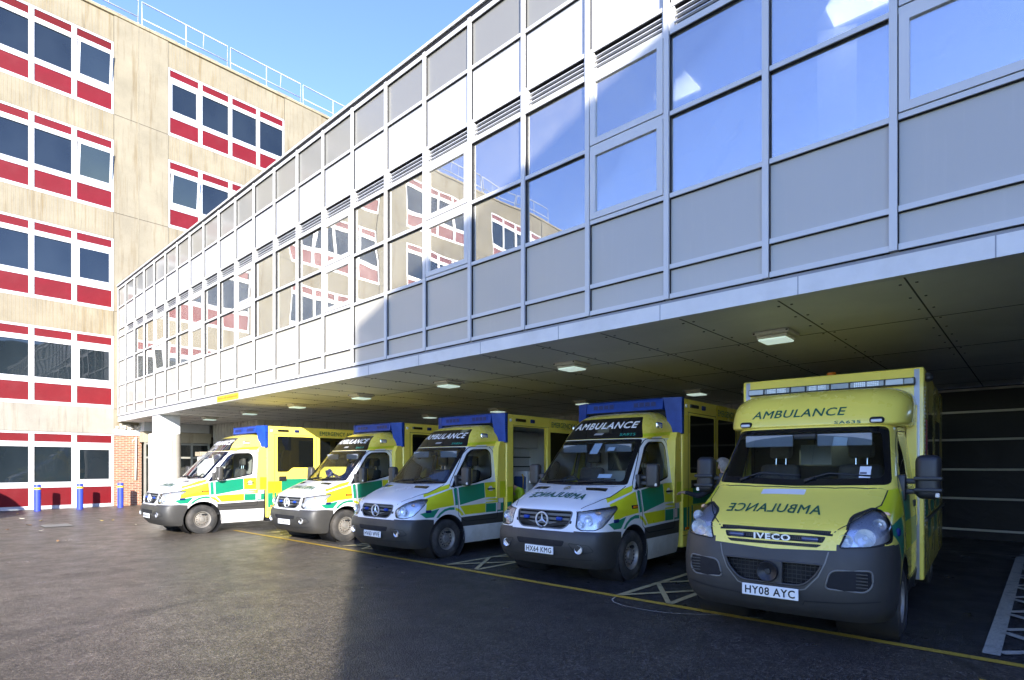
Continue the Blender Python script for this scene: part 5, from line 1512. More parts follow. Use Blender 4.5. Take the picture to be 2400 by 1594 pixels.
def yellow_ambulance():
    root = empty('ambulance')
    bm = loft(iveco_rows(), 3, (5, 4, 5, 5, 7, 6, 6))
    full = BVHTree.FromBMesh(bm)
    fy = lambda x, z: (full.ray_cast(Vector((x, -2, z)), YA)[0] or Vector((0, 0, 0))).y
    sx = lambda y, z: (full.ray_cast(Vector((3, y, z)), -XA)[0] or Vector((.95, 0, 0))).x
    T = {0: ('cab_body', 'cab', YPAINT), 1: ('bumper', 'bumper', PLAST), 2: ('bumper', 'bumper', BLK), 5: ('windscreen', 'ws', SCREEN), 6: ('windscreen_border', 'wsb', BLKG),
         11: ('cab_body', 'cab', YBRI), 12: ('cab_body', 'cab', GPAINT), 13: ('cab_body', 'cab', PLASTD), 20: ('bonnet', 'bonnet', YPAINT), 21: ('bonnet', 'bonnet', WPAINT), 22: ('cab_body', 'cab', BLK), 14: ('cab_body', 'cab', CHROM)}
    cut(bm, [(-1.2, 0), (1.2, 0), (1.2, 1.005), (.90, .995), (.57, .94), (0, .915), (-.57, .94), (-.90, .995), (-1.2, 1.005)], XA, ZA, YA, 1)
    cab_cut_sym(bm, [(-.3, 0), (.66, 0), (.60, .62), (.66, .80), (.56, .985), (-.3, 1.0)], 1)
    cab_cut_sym(bm, [(1.36, 0), (2.5, 0), (2.5, .50), (1.36, .50)], 13)
    for p, t in (([(.30, 1.14), (.95, 1.22), (.98, 1.14), (.92, .86), (.72, .80), (.56, .99)], 12), ([(.55, 1.42), (1.15, 1.50), (1.15, 1.22), (.60, 1.2)], 11), ([(1.2, 1.46), (1.75, 1.46), (1.75, 1.15), (1.2, 1.15)], 12),
                 ([(1.75, 1.46), (2.4, 1.46), (2.4, 1.15), (1.75, 1.15)], 11), ([(1.2, 1.15), (1.75, 1.15), (1.75, .85), (1.2, .85)], 11), ([(1.75, 1.15), (2.4, 1.15), (2.4, .85), (1.75, .85)], 12)):
        cab_cut_sym(bm, p, t, cond=lambda c: abs(c.x) > .6)
    cut(bm, rounded([(-.885, 1.53), (0, 1.505), (.885, 1.53), (.80, 2.165), (0, 2.17), (-.80, 2.165)], .06, 3), XA, ZA, YA, 6)
    cut(bm, rounded([(-.825, 1.60), (0, 1.575), (.825, 1.60), (.745, 2.115), (0, 2.12), (-.745, 2.115)], .08, 4), XA, ZA, YA, 5)
    bon = [(-.52, .075), (0, .045), (.52, .075), (.62, .19), (.70, .33), (.84, .66), (.86, .98), (.70, .90), (.4, .845), (0, .82), (-.4, .845), (-.70, .90), (-.86, .98), (-.84, .66), (-.70, .33), (-.62, .19)]
    cut(bm, bon, XA, YA, -ZA, 20, only=[0, 11, 12], facing=-0.2, cond=lambda c: 1.06 < c.z < 1.56)
    cut(bm, [(-.30, .80), (.14, .80), (.14, .70), (-.30, .70)], XA, YA, -ZA, 21, only=[20], facing=-.2)
    frame = rounded([(1.26, 1.47), (1.66, 1.98), (1.82, 2.075), (2.14, 2.09), (2.26, 2.02), (2.26, 1.50)], [.02, .05, .05, .06, .06, .04], 3)
    glassp = rounded([(1.44, 1.50), (1.44, 1.74), (1.70, 1.98), (1.84, 2.045), (2.12, 2.06), (2.225, 1.99), (2.225, 1.53)], [.02, .02, .05, .05, .06, .06, .04], 3)
    for i, D in enumerate((-XA, XA)):
        cut(bm, frame, YA, ZA, D, 30 + i, cond=lambda c: abs(c.x) > .6); cut(bm, glassp, YA, ZA, D, 32 + i, cond=lambda c: abs(c.x) > .6)
    T.update({30: ('window_surround', 'sail0', BLKG), 31: ('window_surround', 'sail1', BLKG), 32: ('side_window', 'sw0', SIDEGL), 33: ('side_window', 'sw1', SIDEGL)})
    slots = [rounded([(-.515, 1.112), (.515, 1.112), (.495, 1.078), (-.495, 1.078)], .015, 2), rounded([(-.47, 1.058), (.47, 1.058), (.445, 1.0), (-.445, 1.0)], .015, 2), rounded([(-.44, .985), (.44, .985), (.40, .955), (-.40, .955)], .012, 2)]
    for sl_ in slots: cut(bm, sl_, XA, ZA, YA, 40)
    hl = rounded([(.435, .965), (.53, 1.13), (.70, 1.245), (.96, 1.318), (1.02, 1.29), (1.005, 1.15), (.93, 1.03), (.69, .985)], [.03, .08, .08, .05, .04, .06, .05, .06], 4)
    cut(bm, hl, Vector((S2, S2, 0)), ZA, Vector((-S2, S2, 0)), 41, facing=-0.05, cond=lambda c: c.x > 0)
    cut(bm, [(-u, v) for u, v in hl], Vector((S2, -S2, 0)), ZA, Vector((S2, S2, 0)), 42, facing=-0.05, cond=lambda c: c.x < 0)
    T.update({41: ('headlight', 'hl0', LENS), 42: ('headlight', 'hl1', LENS)})
    mouth = rounded([(-.45, .80), (.45, .80), (.40, .70), (.29, .585), (-.29, .585), (-.40, .70)], [.03, .03, .1, .08, .08, .1], 4)
    cut(bm, mouth, XA, ZA, YA, 43)
    side_op = []
    for s in (1, -1):
        so_ = rounded([(s * .52, .76), (s * .84, .775), (s * .845, .64), (s * .79, .575), (s * .47, .585)], [.06, .04, .05, .06, .05], 4)
        side_op.append(so_); cut(bm, so_, XA, ZA, YA, 2, only=[1])
    arch = arc(1.02, .37, .435, -8, 188, 22) + [(.45, -.1), (1.6, -.1)]
    cab_cut_sym(bm, arc(1.02, .37, .465, -8, 188, 22) + [(.45, -.1), (1.6, -.1)], 13, cond=lambda c: abs(c.x) > .5)
    cab_cut_sym(bm, arch, 44, cond=lambda c: abs(c.x) > .5)
    bm.verts.index_update()
    P = split_parts(bm, T, root, 35)
    V2, F2 = ribbon(hl, .013, True)
    decal('lamp_gasket', V2, F2, SEAM, (0, 0, 0), Vector((S2, S2, 0)), ZA, Vector((-S2, S2, 0)), full, P['hl0'], .002)
    decal('lamp_gasket', [(-u, v) for u, v in V2], F2, SEAM, (0, 0, 0), Vector((S2, -S2, 0)), ZA, Vector((S2, S2, 0)), full, P['hl1'], .002)
    for k, s in (('hl0', 1), ('hl1', -1)):
        o = P[k]; m = MB()
        for f in o.data.polygons:
            m.bm.faces.new([m.bm.verts.new((o.data.vertices[vi].co.x * .985 - .012 * s, o.data.vertices[vi].co.y + .06, o.data.vertices[vi].co.z)) for vi in f.vertices])
        bmesh.ops.remove_doubles(m.bm, verts=m.bm.verts, dist=1e-4)
        m.build('lamp_housing', pbr('lamp_silver', (.78, .78, .78), .3, .6), o, 50)
        m = MB()
        for cx, cz, r in ((.775, 1.06, .085), (.63, 1.03, .06), (.86, 1.17, .06)):
            yy = fy(cx, cz)
            m.lathe([(.012, .065), (r * .5, .05), (r * .9, .02), (r, .006)], (cx * s, yy, cz), 'y', 22); m.ball((cx * s, yy + .04, cz), .022, 1)
        m.build('reflector', [REFLM, pbr('bulb', (.9, .9, .85), .1)], o, 60)
        m = MB(); m.ball((.885 * s, fy(.885, 1.255) + .04, 1.255), .035, 0, (1.2, .5, .8)); m.build('turn_signal', pbr('turn_amber', (.75, .45, .25), .25), o)
    # grille: mesh behind, letters in front
    m = MB(); n = 16
    for sl_ in slots:
        z0 = min(v for _, v in sl_) - .01; z1 = max(v for _, v in sl_) + .01
        for i in range(n):
            a, b = -.54 + 1.08 * i / n, -.54 + 1.08 * (i + 1) / n
            m.face([(a, fy(a, z0) + .035, z0), (b, fy(b, z0) + .035, z0), (b, fy(b, z1) + .035, z1), (a, fy(a, z1) + .035, z1)], 0)
    for sl_ in slots:
        z0 = min(v for _, v in sl_); z1 = max(v for _, v in sl_)
        for i in range(60):
            x = -.50 + i / 60; y = fy(x, (z0 + z1) / 2) + .03
            m.face([(x, y, z0), (x + .004, y, z0), (x + .018, y, z1), (x + .014, y, z1)], 1); m.face([(x + .014, y - .001, z0), (x + .018, y - .001, z0), (x + .004, y - .001, z1), (x, y - .001, z1)], 1)
    gr = m.build('grille', [BLK, pbr('mesh_grey', (.09, .09, .09), .5)], root)
    o = flat_text('badge_lettering', 'IVECO', pbr('badge_silver', (0.80, 0.81, 0.83), 0.28, 0.5, var=.05), (0, fy(0, 1.03) - .012, 1.03), XA, ZA, .34, .062, gr, .035, .006)
    for s in (-1, 1):
        m = MB(); yy = fy(.34, 1.03); m.box(s * .34 - .075, s * .34 + .075, yy - .035, yy + .02, 1.005, 1.05, 0, .016, 2); m.build('grille_strobe', pbr('strobe_navy', (.03, .04, .12), .2, coat=.8), gr, 40)
    b = P['bumper']
    m = MB()
    for i in range(n):
        a, c = -.47 + .94 * i / n, -.47 + .94 * (i + 1) / n
        m.face([(a, fy(a, .58) + .09, .56), (c, fy(c, .58) + .09, .56), (c, fy(c, .8) + .09, .82), (a, fy(a, .8) + .09, .82)])
    for z in (.60, .64, .68, .72, .76): m.box(-.42, .42, fy(0, z) + .075, fy(0, z) + .085, z - .003, z + .003, 1)
    for i in range(21): m.box(-.42 + i * .04, -.417 + i * .04, fy(0, .7) + .07, fy(0, .7) + .078, .585, .79, 1)
    m.build('air_intake', [BLK, PLASTD], b)
    V = [(x, fy(x, z) + .004, z) for a, b in zip(mouth, mouth[1:] + mouth[:1]) for x, z in [(a[0] + (b[0] - a[0]) * t / 5, a[1] + (b[1] - a[1]) * t / 5) for t in range(5)]]
    m = MB(); m.tube(V + [V[0]], .012, 6, 0, cap=False); m.build('intake_rim', PLAST, b)
    bright_edge = pbr('bright_edge_grey', (.17, .165, .15), .5)
    for s in (-1, 1):
        V2, F2 = ribbon([(s * .50, .925), (s * .475, .82), (s * .42, .69), (s * .31, .56), (s * .26, .545)], .012)
        decal('bumper_ridge', V2, F2, bright_edge, (0, 0, 0), XA, ZA, YA, full, b, .006)  # bright edge of the crease painted on as a paler ribbon
        V2, F2 = ribbon([(s * .94, .50), (s * .60, .46), (s * .30, .44), (s * .28, .40)], .010)
        decal('bumper_step', V2, F2, PLASTD, (0, 0, 0), XA, ZA, YA, full, b, .004)  # shade of the recessed step painted on as a dark line
    for so_, s in zip(side_op, (1, -1)):
        V = [(x, fy(x, z) - .002, z) for x, z in so_]
        m = MB(); m.tube(V + [V[0]], .009, 6, 0, cap=False); m.build('duct_rim', pbr('bright_edge_grey', (.17, .165, .15), .5), b)
        m = MB()
        for z in (.62, .65, .68, .71, .74): m.box(s * .72 - .09, s * .72 + .09, fy(.72, z) + .0, fy(.72, z) + .012, z - .005, z + .005)
        m.build('duct_grille', PLAST, b)
    m = MB(); yy = fy(0, .7)
    m.lathe([(0.0, -.02), (.025, -.02), (.03, -.01), (.07, -.03), (.092, -.045), (.10, -.03), (.098, .06)], (-.02, yy + .0, .695), 'y', 24); m.box(.0, .11, yy + .0, yy + .05, .57, .80, 1, .006)
    m.build('siren', [PLASTD, PLAST], root, 40)
    for s in (-1, 1):
        m = MB(); m.lathe([(.45, s * .985), (.45, s * .45), (0, s * .45)], (0, 1.02, .37), 'x', 30); m.build('wheel_arch', PLASTD, root)
    for s in (-1, 1):
        wheel(root, s * .875, 1.02, .35, .225, s, 8, .205, True); wheel(root, s * .90, 4.55, .35, .225, s, 8, .205, True)
    V2, F2 = ribbon(bon, .011, True); decal('bonnet_seam', V2, F2, SEAM, (0, 0, 0), XA, YA, -ZA, full, root, .0015)
    door = rounded([(1.12, 1.44), (1.22, .62), (1.45, .52), (2.34, .52), (2.36, 2.08), (2.22, 2.13), (1.76, 2.11), (1.58, 1.97)], .04, 2)
    V2, F2 = ribbon(door, .011, True)
    for D in (-XA, XA): decal('door_seam', V2, F2, SEAM, (0, 0, 0), YA, ZA, D, full, root, .0015)
    m = MB()
    for x0, x1, z0 in ((-.60, .05, 1.60), (.10, .72, 1.60)):
        m.tube([(x, fy(x, z) - .02, z) for x, z in ((x0, z0 - .03), (x0 + .22, z0 + .045), (x1, z0 + .02))], .010, 6)
        m.tube([(x0, fy(x0, 1.56) - .02, 1.555), (x0 + .1, fy(x0 + .1, 1.6) - .025, 1.60)], .012, 6)
    m.build('wiper', PLASTD, root)
    decal_text('lettering', 'AMBULANCE', TXTG, (-.09, .40, 0), XA, YA, -ZA, full, P['bonnet'], .92, .17, .012, 0, True, .006)
    decal('screen_sticker', [(.60, 1.60), (.70, 1.60), (.70, 1.72), (.60, 1.72)], [(0, 1, 2, 3)], pbr('sticker_white', (.7, .72, .72), .5), (0, 0, 0), XA, ZA, YA, full, P['ws'], .003)
    decal('screen_sticker', [(.605, 1.64), (.665, 1.64), (.665, 1.66), (.605, 1.66)], [(0, 1, 2, 3)], pbr('sticker_dark', (.10, .10, .14), .5), (0, 0, 0), XA, ZA, YA, full, P['ws'], .005)
    for s in (-1, 1):
        x = s * sx(.62, 1.09); m = MB(); m.box(x - .02, x + .02, .56, .67, 1.05, 1.13, 0, .03, 3); m.build('side_strobe', BLUED, root, 40)
        x = s * sx(2.2, 1.3); m = MB(); m.box(x - .012, x + .014, 2.1, 2.28, 1.25, 1.33, 0, .012, 2); m.build('door_handle', PLASTD, root, 40)
        mirror(root, s, (.96, 1.38, 1.38), (.22, .20, .46), True)
    plate(root, -.055, .50, 'HY08 AYC')
    # pod over the cab
    b2 = loft(pod_rows(), 4, (5, 4, 5, 5, 6, 5, 4)); pf = BVHTree.FromBMesh(b2)
    b2.verts.index_update()
    pod = split_parts(b2, {0: ('roof_pod', 'pod', YPAINT)}, root, 50)['pod']; b2.free()
    decal_text('lettering', 'AMBULANCE', TXTG, (-.12, 0, 2.355), XA, ZA, YA, pf, pod, 1.02, .10, .012, .22, False, .004)
    decal_text('fleet_number', 'SA635', TXTG, (.42, 0, 2.222), XA, ZA, YA, pf, pod, .26, .036, .012, 0, False, .004)
    pfy = lambda x, z: (pf.ray_cast(Vector((x, -2, z)), YA)[0] or Vector((0, 1.7, 0))).y
    for s in (-1, 1):
        m = MB(); yy = pfy(.72, 2.23); m.box(s * .70 - .07, s * .70 + .07, yy - .06, yy + .04, 2.20, 2.27, 0, .03, 3); m.box(s * .70 - .055, s * .70 + .055, yy - .068, yy - .03, 2.205, 2.245, 1, .015, 2)
        m.build('pod_lamp', [BLK, pbr('lamp_clear', (.6, .6, .6), .1)], root, 40)
    # box
    hw, y0, y1, zb, zt = 1.06, 2.50, 6.3, .34, 2.92
    m = MB(); m.box(-hw, hw, y0, y1, zb, zt, 0, .025, 2); bx = m.bm; bx.normal_update()
    TB = {0: ('box_body', 'box', YPAINT), 1: ('box_body', 'box', GPAINT), 3: ('box_window', 'w3', DARKGL), 6: ('box_window', 'w6', DARKGL), 7: ('box_window', 'w7', DARKGL), 8: ('box_window', 'w8', DARKGL), 4: ('box_body', 'box', pbr('corner_alloy', (.45, .46, .47), .4, .6)), 5: ('box_body', 'box', pbr('crimson_mark', (.35, .01, .05), .5))}
    for s in (-1, 1):
        cut(bx, [(s * (hw - .10), zb), (s * (hw - .045), zb), (s * (hw - .045), zt - .02), (s * (hw - .10), zt - .02)], XA, ZA, YA, 4)
    def q(a, b, c, d): return [(a, c), (b, c), (b, d), (a, d)]
    for D in (-XA, XA):
        for p, t in ((q(3.15, 3.95, 1.52, 2.42), 3 if D.x < 0 else 6), (q(4.5, 5.5, 1.6, 2.4), 7 if D.x < 0 else 8), (q(2.6, 3.1, 1.1, 1.42), 1), (q(3.6, 4.2, 1.1, 1.42), 1), (q(4.8, 5.4, 1.1, 1.42), 1), (q(3.1, 3.6, .78, 1.06), 1), (q(4.2, 4.8, .78, 1.06), 1), (q(2.75, 3.0, 1.7, 2.3), 5)):
            cut(bx, p, YA, ZA, D, t)
    bx.verts.index_update(); split_parts(bx, TB, root, 25); bx.free()
    m = MB()
    for s in (-1, 1):
        m.box(min(s * hw, s * (hw + .03)), max(s * hw, s * (hw + .03)), y0 + .1, y1, 1.045, 1.085, 0, .006)
        for yy in (2.62, 3.08, 4.3, 5.6): m.box(min(s * hw, s * (hw + .004)), max(s * hw, s * (hw + .004)), yy, yy + .01, .5, 2.7, 1)
        for i in range(38):
            m.box(min(s * hw, s * (hw + .008)), max(s * hw, s * (hw + .008)), 2.56, 2.58, 1.0 + i * .045, 1.02 + i * .045, 2)
    m.build('rub_rail', [PLAST, SEAM, pbr('rivet_grey', (.35, .35, .33), .5)], root)
    m = MB(); m.box(-hw + .1, hw - .1, y0 + .1, y1 - .1, .24, zb + .02); m.box(-.45, .45, .4, y1 - .2, .22, .40); m.box(-.93, .93, 2.35, 2.52, .45, 2.2); m.build('chassis', BLK, root)
    for s in (-1, 1):
        m = MB(); m.prism([(1.95, 1.02), (2.36, 1.02), (2.50, 1.02), (2.50, 2.45), (2.36, 2.45), (2.30, 2.2)][1:], min(s * .90, s * 1.0), max(s * .90, s * 1.0), 'x'); m.build('side_fairing', YPAINT, root)
        m = MB(); m.ball((s * (hw + .03), 2.66, 2.80), .05, 0); m.box(min(s * hw, s * (hw + .05)), max(s * hw, s * (hw + .05)), 2.63, 2.69, 2.79, 2.86, 0, .01); m.build('side_beacon', PLASTD, root, 40)
    # front lamp bar
    m = MB(); m.box(-.965, .975, y0 - .075, y0, 2.705, 2.795, 0, .012, 2); bar = m.build('light_bar', PLASTD, root, 40)
    CLR = pbr('clear_module', (.34, .36, .37), .12, coat=1.0); LED = pbr('led_bright', (.72, .76, .80), .2, coat=1.0); GRYM = pbr('grey_module', (.10, .11, .115), .18, coat=1.0)
    segs = [(-.955, -.76, CLR), (-.745, -.42, None), (-.405, -.23, GRYM), (-.215, .06, None), (.075, .28, GRYM), (.295, .66, None), (.675, .86, CLR), (.865, .965, GRYM)]
    for a, c, mt in segs:
        m = MB()
        m.box(a, c, y0 - .084, y0 - .072, 2.715, 2.785, 0, .004)
        mats = [mt or GRYM, LED]
        if mt is None:
            for j in range(2):
                w0 = a + (c - a) * (.12 + .40 * j); w1 = w0 + (c - a) * .34
                for r in range(3):
                    for t in range(6):
                        wa = w0 + (w1 - w0) * t / 6
                        m.box(wa, wa + (w1 - w0) / 7.5, y0 - .089, y0 - .083, 2.722 + r * .020, 2.738 + r * .020, 1)
        m.build('lamp_module', mats, bar)
    m = MB(); m.lathe([(0, 0), (.075, 0), (.075, .03), (.06, .035)], (-.06, 3.2, zt), 'z', 20, 1); m.lathe([(.06, .035), (.062, .10), (.055, .125), (.03, .135), (0, .137)], (-.06, 3.2, zt), 'z', 20, 0)
    m.build('beacon', [pbr('beacon_orange', (.55, .14, .01), .2, coat=.8), PLASTD], root, 40)
    # inside
    seat(root, -.46, 1.75, 1.03); seat(root, .46, 1.75, 1.03)
    m = MB(); m.box(-.84, .84, 1.0, 1.42, 1.0, 1.44, 0, .06, 3); m.box(-.2, .2, 1.25, 1.5, .6, 1.38, 0, .04, 2); m.build('dashboard', DASHM, root, 50)
    steering(root, -.42, 1.40, 1.47)
    m = MB(); m.box(-.86, .86, 2.36, 2.40, .5, 2.2, 0); m.box(-.93, .93, .95, 2.5, .46, .5, 1); m.box(-.28, .42, 2.33, 2.355, 1.72, 2.02, 2); m.box(-.26, .10, 2.325, 2.331, 1.74, 2.0, 3); m.box(-.84, .84, 1.7, 2.4, 2.13, 2.16, 0)
    m.build('bulkhead', [CABIN, BLK, pbr('bulkhead_window', (.05, .055, .055), .1), pbr('saloon_glimpse', (.30, .32, .32), .6)], root)
    m = MB()
    for x in (-.40, .40): m.box(x - .27, x + .27, fy(x, 2.0) + .05, fy(x, 2.0) + .065, 1.95, 2.09, 0, .006)
    m.box(-.12, .12, fy(0, 2.0) + .06, fy(0, 2.0) + .09, 2.03, 2.10, 1, .01)
    m.build('sun_visor', [pbr('visor', (.30, .31, .31), .7), PLASTD], root)
    decal('screen_sticker', [(.30, 1.95), (.44, 1.95), (.44, 2.07), (.30, 2.07)], [(0, 1, 2, 3)], pbr('notice_pale', (.55, .58, .55), .6), (0, 0, 0), XA, ZA, YA, full, P['ws'], -.01)
    bm.free()
    return root
IV = yellow_ambulance()
IV.location = (-1.949, 5.89, 0); IV.rotation_euler = (0, 0, .055)
put(IV, 'rightmost ambulance, nearest the camera, with an all yellow cab and black mirrors', 'ambulance', 'ambulances parked in the bays')

# ------------------------------------------------------------------ people
SKIN = pbr('skin', (.58, .36, .27), .55, var=.08); NAVY = pbr('navy_cloth', (.016, .017, .024), .85, var=.3, nscale=12)
HIVIS = pbr('hi_vis_yellow', (.55, .75, .03), .6, var=.1); HAIRD = pbr('hair_dark', (.02, .015, .012), .7, var=.3, nscale=40); HAIRG = pbr('hair_grey', (.30, .28, .26), .7, var=.3, nscale=40)
TROU = pbr('dark_trousers', (.012, .016, .014), .85, var=.2)
def person(name_label, J, cloth, legs, hair, group=None, hair_long=False, vest=None, face=Vector((0, -1, 0)), bare=False, bald=False):
    """J: joints -> (position). One skinned body; hands with five fingers"""
    V = []; E = []; Rr = []; K = []
    def v(p, r, kind):
        V.append(Vector(p)); Rr.append(r); K.append(kind); return len(V) - 1
    def e(a, b): E.append((a, b))
    pel = v(J['pelvis'], .15, 2); wa = v(J['waist'], .145, 1); ch = v(J['chest'], .165, 1); nb = v(J['neck'], .062, 0)
    hd = Vector(J['head']); up = (hd - Vector(J['neck'])).normalized()
    h0 = v(hd - up * .05 + face * .0, .082, 0); h1 = v(hd + up * .05, .098, 0); h2 = v(hd + up * .12, .06, 0)
    e(pel, wa); e(wa, ch); e(ch, nb); e(nb, h0); e(h0, h1); e(h1, h2)
    jaw = v(hd - up * .095 + face * .055, .045, 0); e(h0, jaw)
    nose = v(hd - up * .025 + face * .112, .014, 0); nbas = v(hd + up * .0 + face * .085, .03, 0); e(h1, nbas); e(nbas, nose)
    for s in 'LR':
        sh = v(J['sh' + s], .068, 1); el = v(J['el' + s], .05, 1); wr = v(J['wr' + s], .034, 0 if bare else 1); e(ch, sh); e(sh, el); e(el, wr)
        d = (Vector(J['ha' + s]) - Vector(J['wr' + s])).normalized()
        sd = d.cross(Vector((0, 0, 1)) if abs(d.z) < .8 else Vector((1, 0, 0))).normalized(); dn = d.cross(sd).normalized()
        w2 = v(Vector(J['wr' + s]) + d * .02, .026, 0); e(wr, w2)
        pm = v(Vector(J['wr' + s]) + d * .07, .034, 0); e(w2, pm)
        for i, ln in enumerate((.072, .082, .076, .06)):
            o = (i - 1.5) * .021
            a = v(Vector(J['wr' + s]) + d * .10 + sd * o, .010, 0); b = v(V[a] + d * ln * .5 + dn * .018, .009, 0); c = v(V[b] + d * ln * .3 + dn * .035, .008, 0)
            e(pm, a); e(a, b); e(b, c)
        a = v(Vector(J['wr' + s]) + d * .05 + sd * .045, .012, 0); b = v(V[a] + d * .045 + sd * .018 + dn * .01, .010, 0); e(pm, a); e(a, b)
        if 'hi' + s in J:
            hp = v(J['hi' + s], .10, 2); kn = v(J['kn' + s], .068, 2); an = v(J['an' + s], .048, 2); to = v(J['to' + s], .045, 3); e(pel, hp); e(hp, kn); e(kn, an); e(an, to)
    me = bpy.data.meshes.new('person'); me.from_pydata([tuple(p) for p in V], E, [])
    o = bpy.data.objects.new('person', me); COL.objects.link(o)
    sk = o.modifiers.new('s', 'SKIN'); ly = me.skin_vertices[0].data if me.skin_vertices else None
    if ly is None:
        me.attributes.new; 
    for i, r in enumerate(Rr): me.skin_vertices[0].data[i].radius = (r, r)
    me.skin_vertices[0].data[0].use_root = True
    sk.use_smooth_shade = True
    sb = o.modifiers.new('b', 'SUBSURF'); sb.levels = 2; sb.render_levels = 2
    dg = bpy.context.evaluated_depsgraph_get(); dg.update()
    m2 = bpy.data.meshes.new_from_object(o.evaluated_get(dg))
    bpy.data.objects.remove(o); bpy.data.meshes.remove(me)
    mats = [SKIN, cloth, legs, pbr('boot_black', (.01, .01, .01), .5), vest or cloth]
    for m in mats: m2.materials.append(m)
    segs = [(V[a], V[b], K[b]) for a, b in E]
    for p in m2.polygons:
        c = p.center; best = 1e9; kk = 0
        for a, b, k in segs:
            ab = b - a; t = max(0, min(1, (c - a).dot(ab) / max(1e-9, ab.length_squared)))
            d = (c - a - ab * t).length
            if d < best: best, kk, tt = d, k, (a, b)
        if vest and kk == 1 and (c - Vector(J['chest'])).length < .30: kk = 4
        p.material_index = kk; p.use_smooth = True
    po = bpy.data.objects.new('person', m2); COL.objects.link(po)
    put(po, name_label, 'person', group)
    # hair shell
    hb = MB()
    side = up.cross(face).normalized()
    def hv(th, ph, r):
        q = up * cos(th) + (face * cos(ph) + side * sin(ph)) * sin(th)
        return hd + up * .03 + Vector((q.x, q.y, q.z)) * r
    n = 20; rings = []
    for i in range(9):
        th = i / 8 * 1.0
        ring = []
        for j in range(n):
            ph = 2 * pi * j / n; lim = (0.75 if bald else 1.05) if abs(math.atan2(sin(ph), cos(ph))) < 1.0 else (2.15 if not hair_long else 2.6)
            ring.append(hb.bm.verts.new(hv(th * lim, ph, (.112 if bald else .125) + .006 * sin(j * 5 + i))))
        rings.append(ring)
    for i in range(8):
        for j in range(n):
            f = hb.bm.faces.new((rings[i][j], rings[i][(j + 1) % n], rings[i + 1][(j + 1) % n], rings[i + 1][j])); f.smooth = True
    bmesh.ops.remove_doubles(hb.bm, verts=hb.bm.verts, dist=.002)
    hb.build('hair', hair, po)
    eb = MB()
    for s in (-1, 1): eb.ball(hd + up * .012 + face * .088 + side * .034 * s, .013, 0, u=10, v=8)
    eb.build('eyes', pbr('eye', (.05, .04, .04), .1), po)
    return po
def W2(p, q):                                            # local point of a parked ambulance -> world
    x, y, z = (c * q[3] for c in p); ca, sa = cos(q[2]), sin(q[2])
    return Vector((q[0] + x * ca - y * sa, q[1] + x * sa + y * ca, z))
Q2 = (-12.51, 6.08, .045, .98)
def J2(d): return {k: W2(v, Q2) for k, v in d.items()}
person('person in dark uniform sitting in the half sunlit cab, reaching a cloth to the windscreen', J2(dict(pelvis=(.44, 1.80, 1.12), waist=(.44, 1.80, 1.28), chest=(.42, 1.74, 1.46), neck=(.42, 1.66, 1.61), head=(.40, 1.58, 1.74),
    shL=(.22, 1.70, 1.52), elL=(.10, 1.48, 1.38), wrL=(.02, 1.27, 1.52), haL=(.0, 1.19, 1.58), shR=(.62, 1.74, 1.52), elR=(.68, 1.66, 1.26), wrR=(.60, 1.42, 1.24), haR=(.55, 1.33, 1.25),
    hiL=(.34, 1.68, 1.10), knL=(.32, 1.36, 1.10), anL=(.32, 1.30, .72), toL=(.32, 1.20, .66), hiR=(.56, 1.68, 1.10), knR=(.56, 1.36, 1.10), anR=(.56, 1.30, .72), toR=(.56, 1.20, .66))), NAVY, TROU, HAIRD, bare=True, bald=True)
m = MB(); c0 = W2((-.04, 1.15, 1.57), Q2); rr = random.Random(5)
bmesh.ops.create_icosphere(m.bm, subdivisions=3, radius=.13)
for v_ in m.bm.verts:
    k = 1 + .35 * sin(v_.co.x * 40 + v_.co.z * 25) * sin(v_.co.y * 33) + rr.uniform(-.08, .08)
    v_.co = c0 + Vector((v_.co.x * 1.25 * k, v_.co.y * .35 * k, v_.co.z * .65 * k))
o = m.build('cleaning_cloth', pbr('cloth_blue', (.22, .28, .62), .8, var=.8, nscale=9), None, 60)
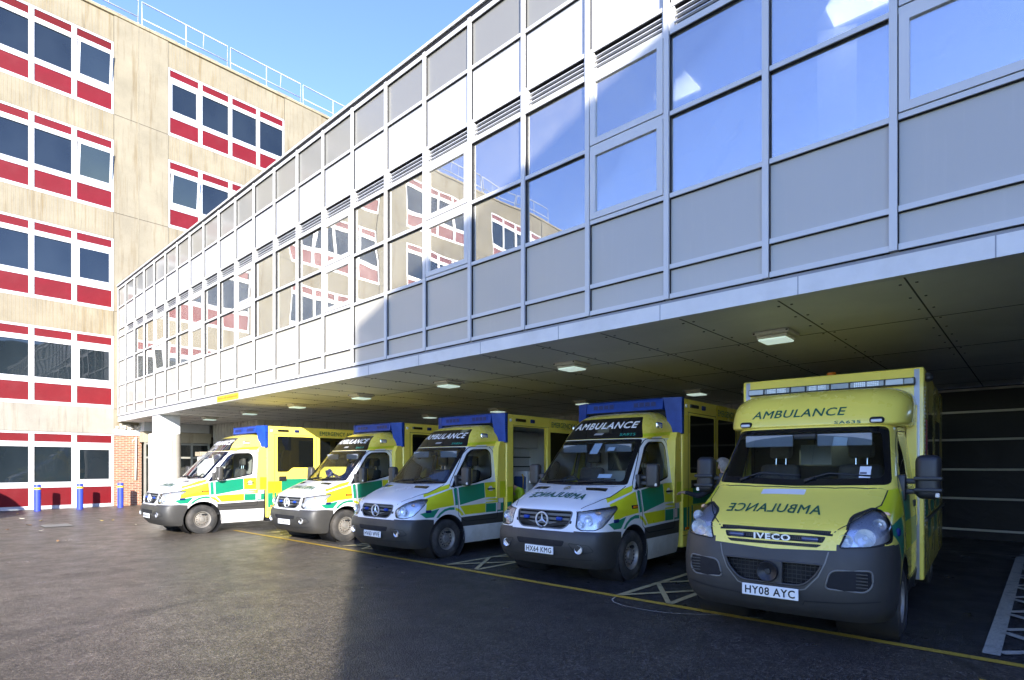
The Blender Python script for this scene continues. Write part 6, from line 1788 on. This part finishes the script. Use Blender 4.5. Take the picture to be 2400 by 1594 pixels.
put(o, 'crumpled blue and white cloth held behind the windscreen of the half sunlit ambulance', 'cloth')
person('person in a black jacket between the two rightmost ambulances, hand on the cab door handle', dict(pelvis=(-3.62, 9.02, .98), waist=(-3.62, 9.0, 1.14), chest=(-3.64, 8.98, 1.38), neck=(-3.64, 8.97, 1.56), head=(-3.67, 8.96, 1.70),
    shL=(-3.66, 8.78, 1.46), elL=(-3.98, 8.72, 1.24), wrL=(-4.24, 8.80, 1.285), haL=(-4.34, 8.82, 1.29), shR=(-3.62, 9.18, 1.46), elR=(-3.58, 9.24, 1.18), wrR=(-3.66, 9.18, .93), haR=(-3.68, 9.16, .84),
    hiL=(-3.64, 8.92, .92), knL=(-3.66, 8.91, .50), anL=(-3.64, 8.90, .09), toL=(-3.78, 8.90, .05), hiR=(-3.60, 9.12, .92), knR=(-3.58, 9.13, .50), anR=(-3.56, 9.14, .09), toR=(-3.70, 9.14, .05)), NAVY, TROU, HAIRG, None, True, None, Vector((-1, -.1, 0)).normalized())
Q3 = (-9.08, 6.11, .032, .987)
def J3(d): return {k: W2(v, Q3) for k, v in d.items()}
fc = Vector((-.3, .6, -.75)).normalized()
person('person in a hi-vis yellow jacket crouching inside the open ambulance side door', J3(dict(pelvis=(.62, 3.62, .86), waist=(.64, 3.50, 1.0), chest=(.66, 3.32, 1.16), neck=(.64, 3.17, 1.28), head=(.62, 3.08, 1.38),
    shL=(.48, 3.30, 1.20), elL=(.34, 3.25, .96), wrL=(.28, 3.42, .80), haL=(.26, 3.50, .76), shR=(.84, 3.30, 1.20), elR=(.86, 3.22, .94), wrR=(.74, 3.38, .80), haR=(.70, 3.46, .76),
    hiL=(.52, 3.64, .82), knL=(.44, 3.34, .84), anL=(.46, 3.62, .60), toL=(.44, 3.50, .57), hiR=(.74, 3.64, .82), knR=(.80, 3.34, .84), anR=(.76, 3.62, .60), toR=(.76, 3.50, .57))), NAVY, TROU, HAIRD, None, False, HIVIS, Vector((-.4, -.6, -.3)).normalized())
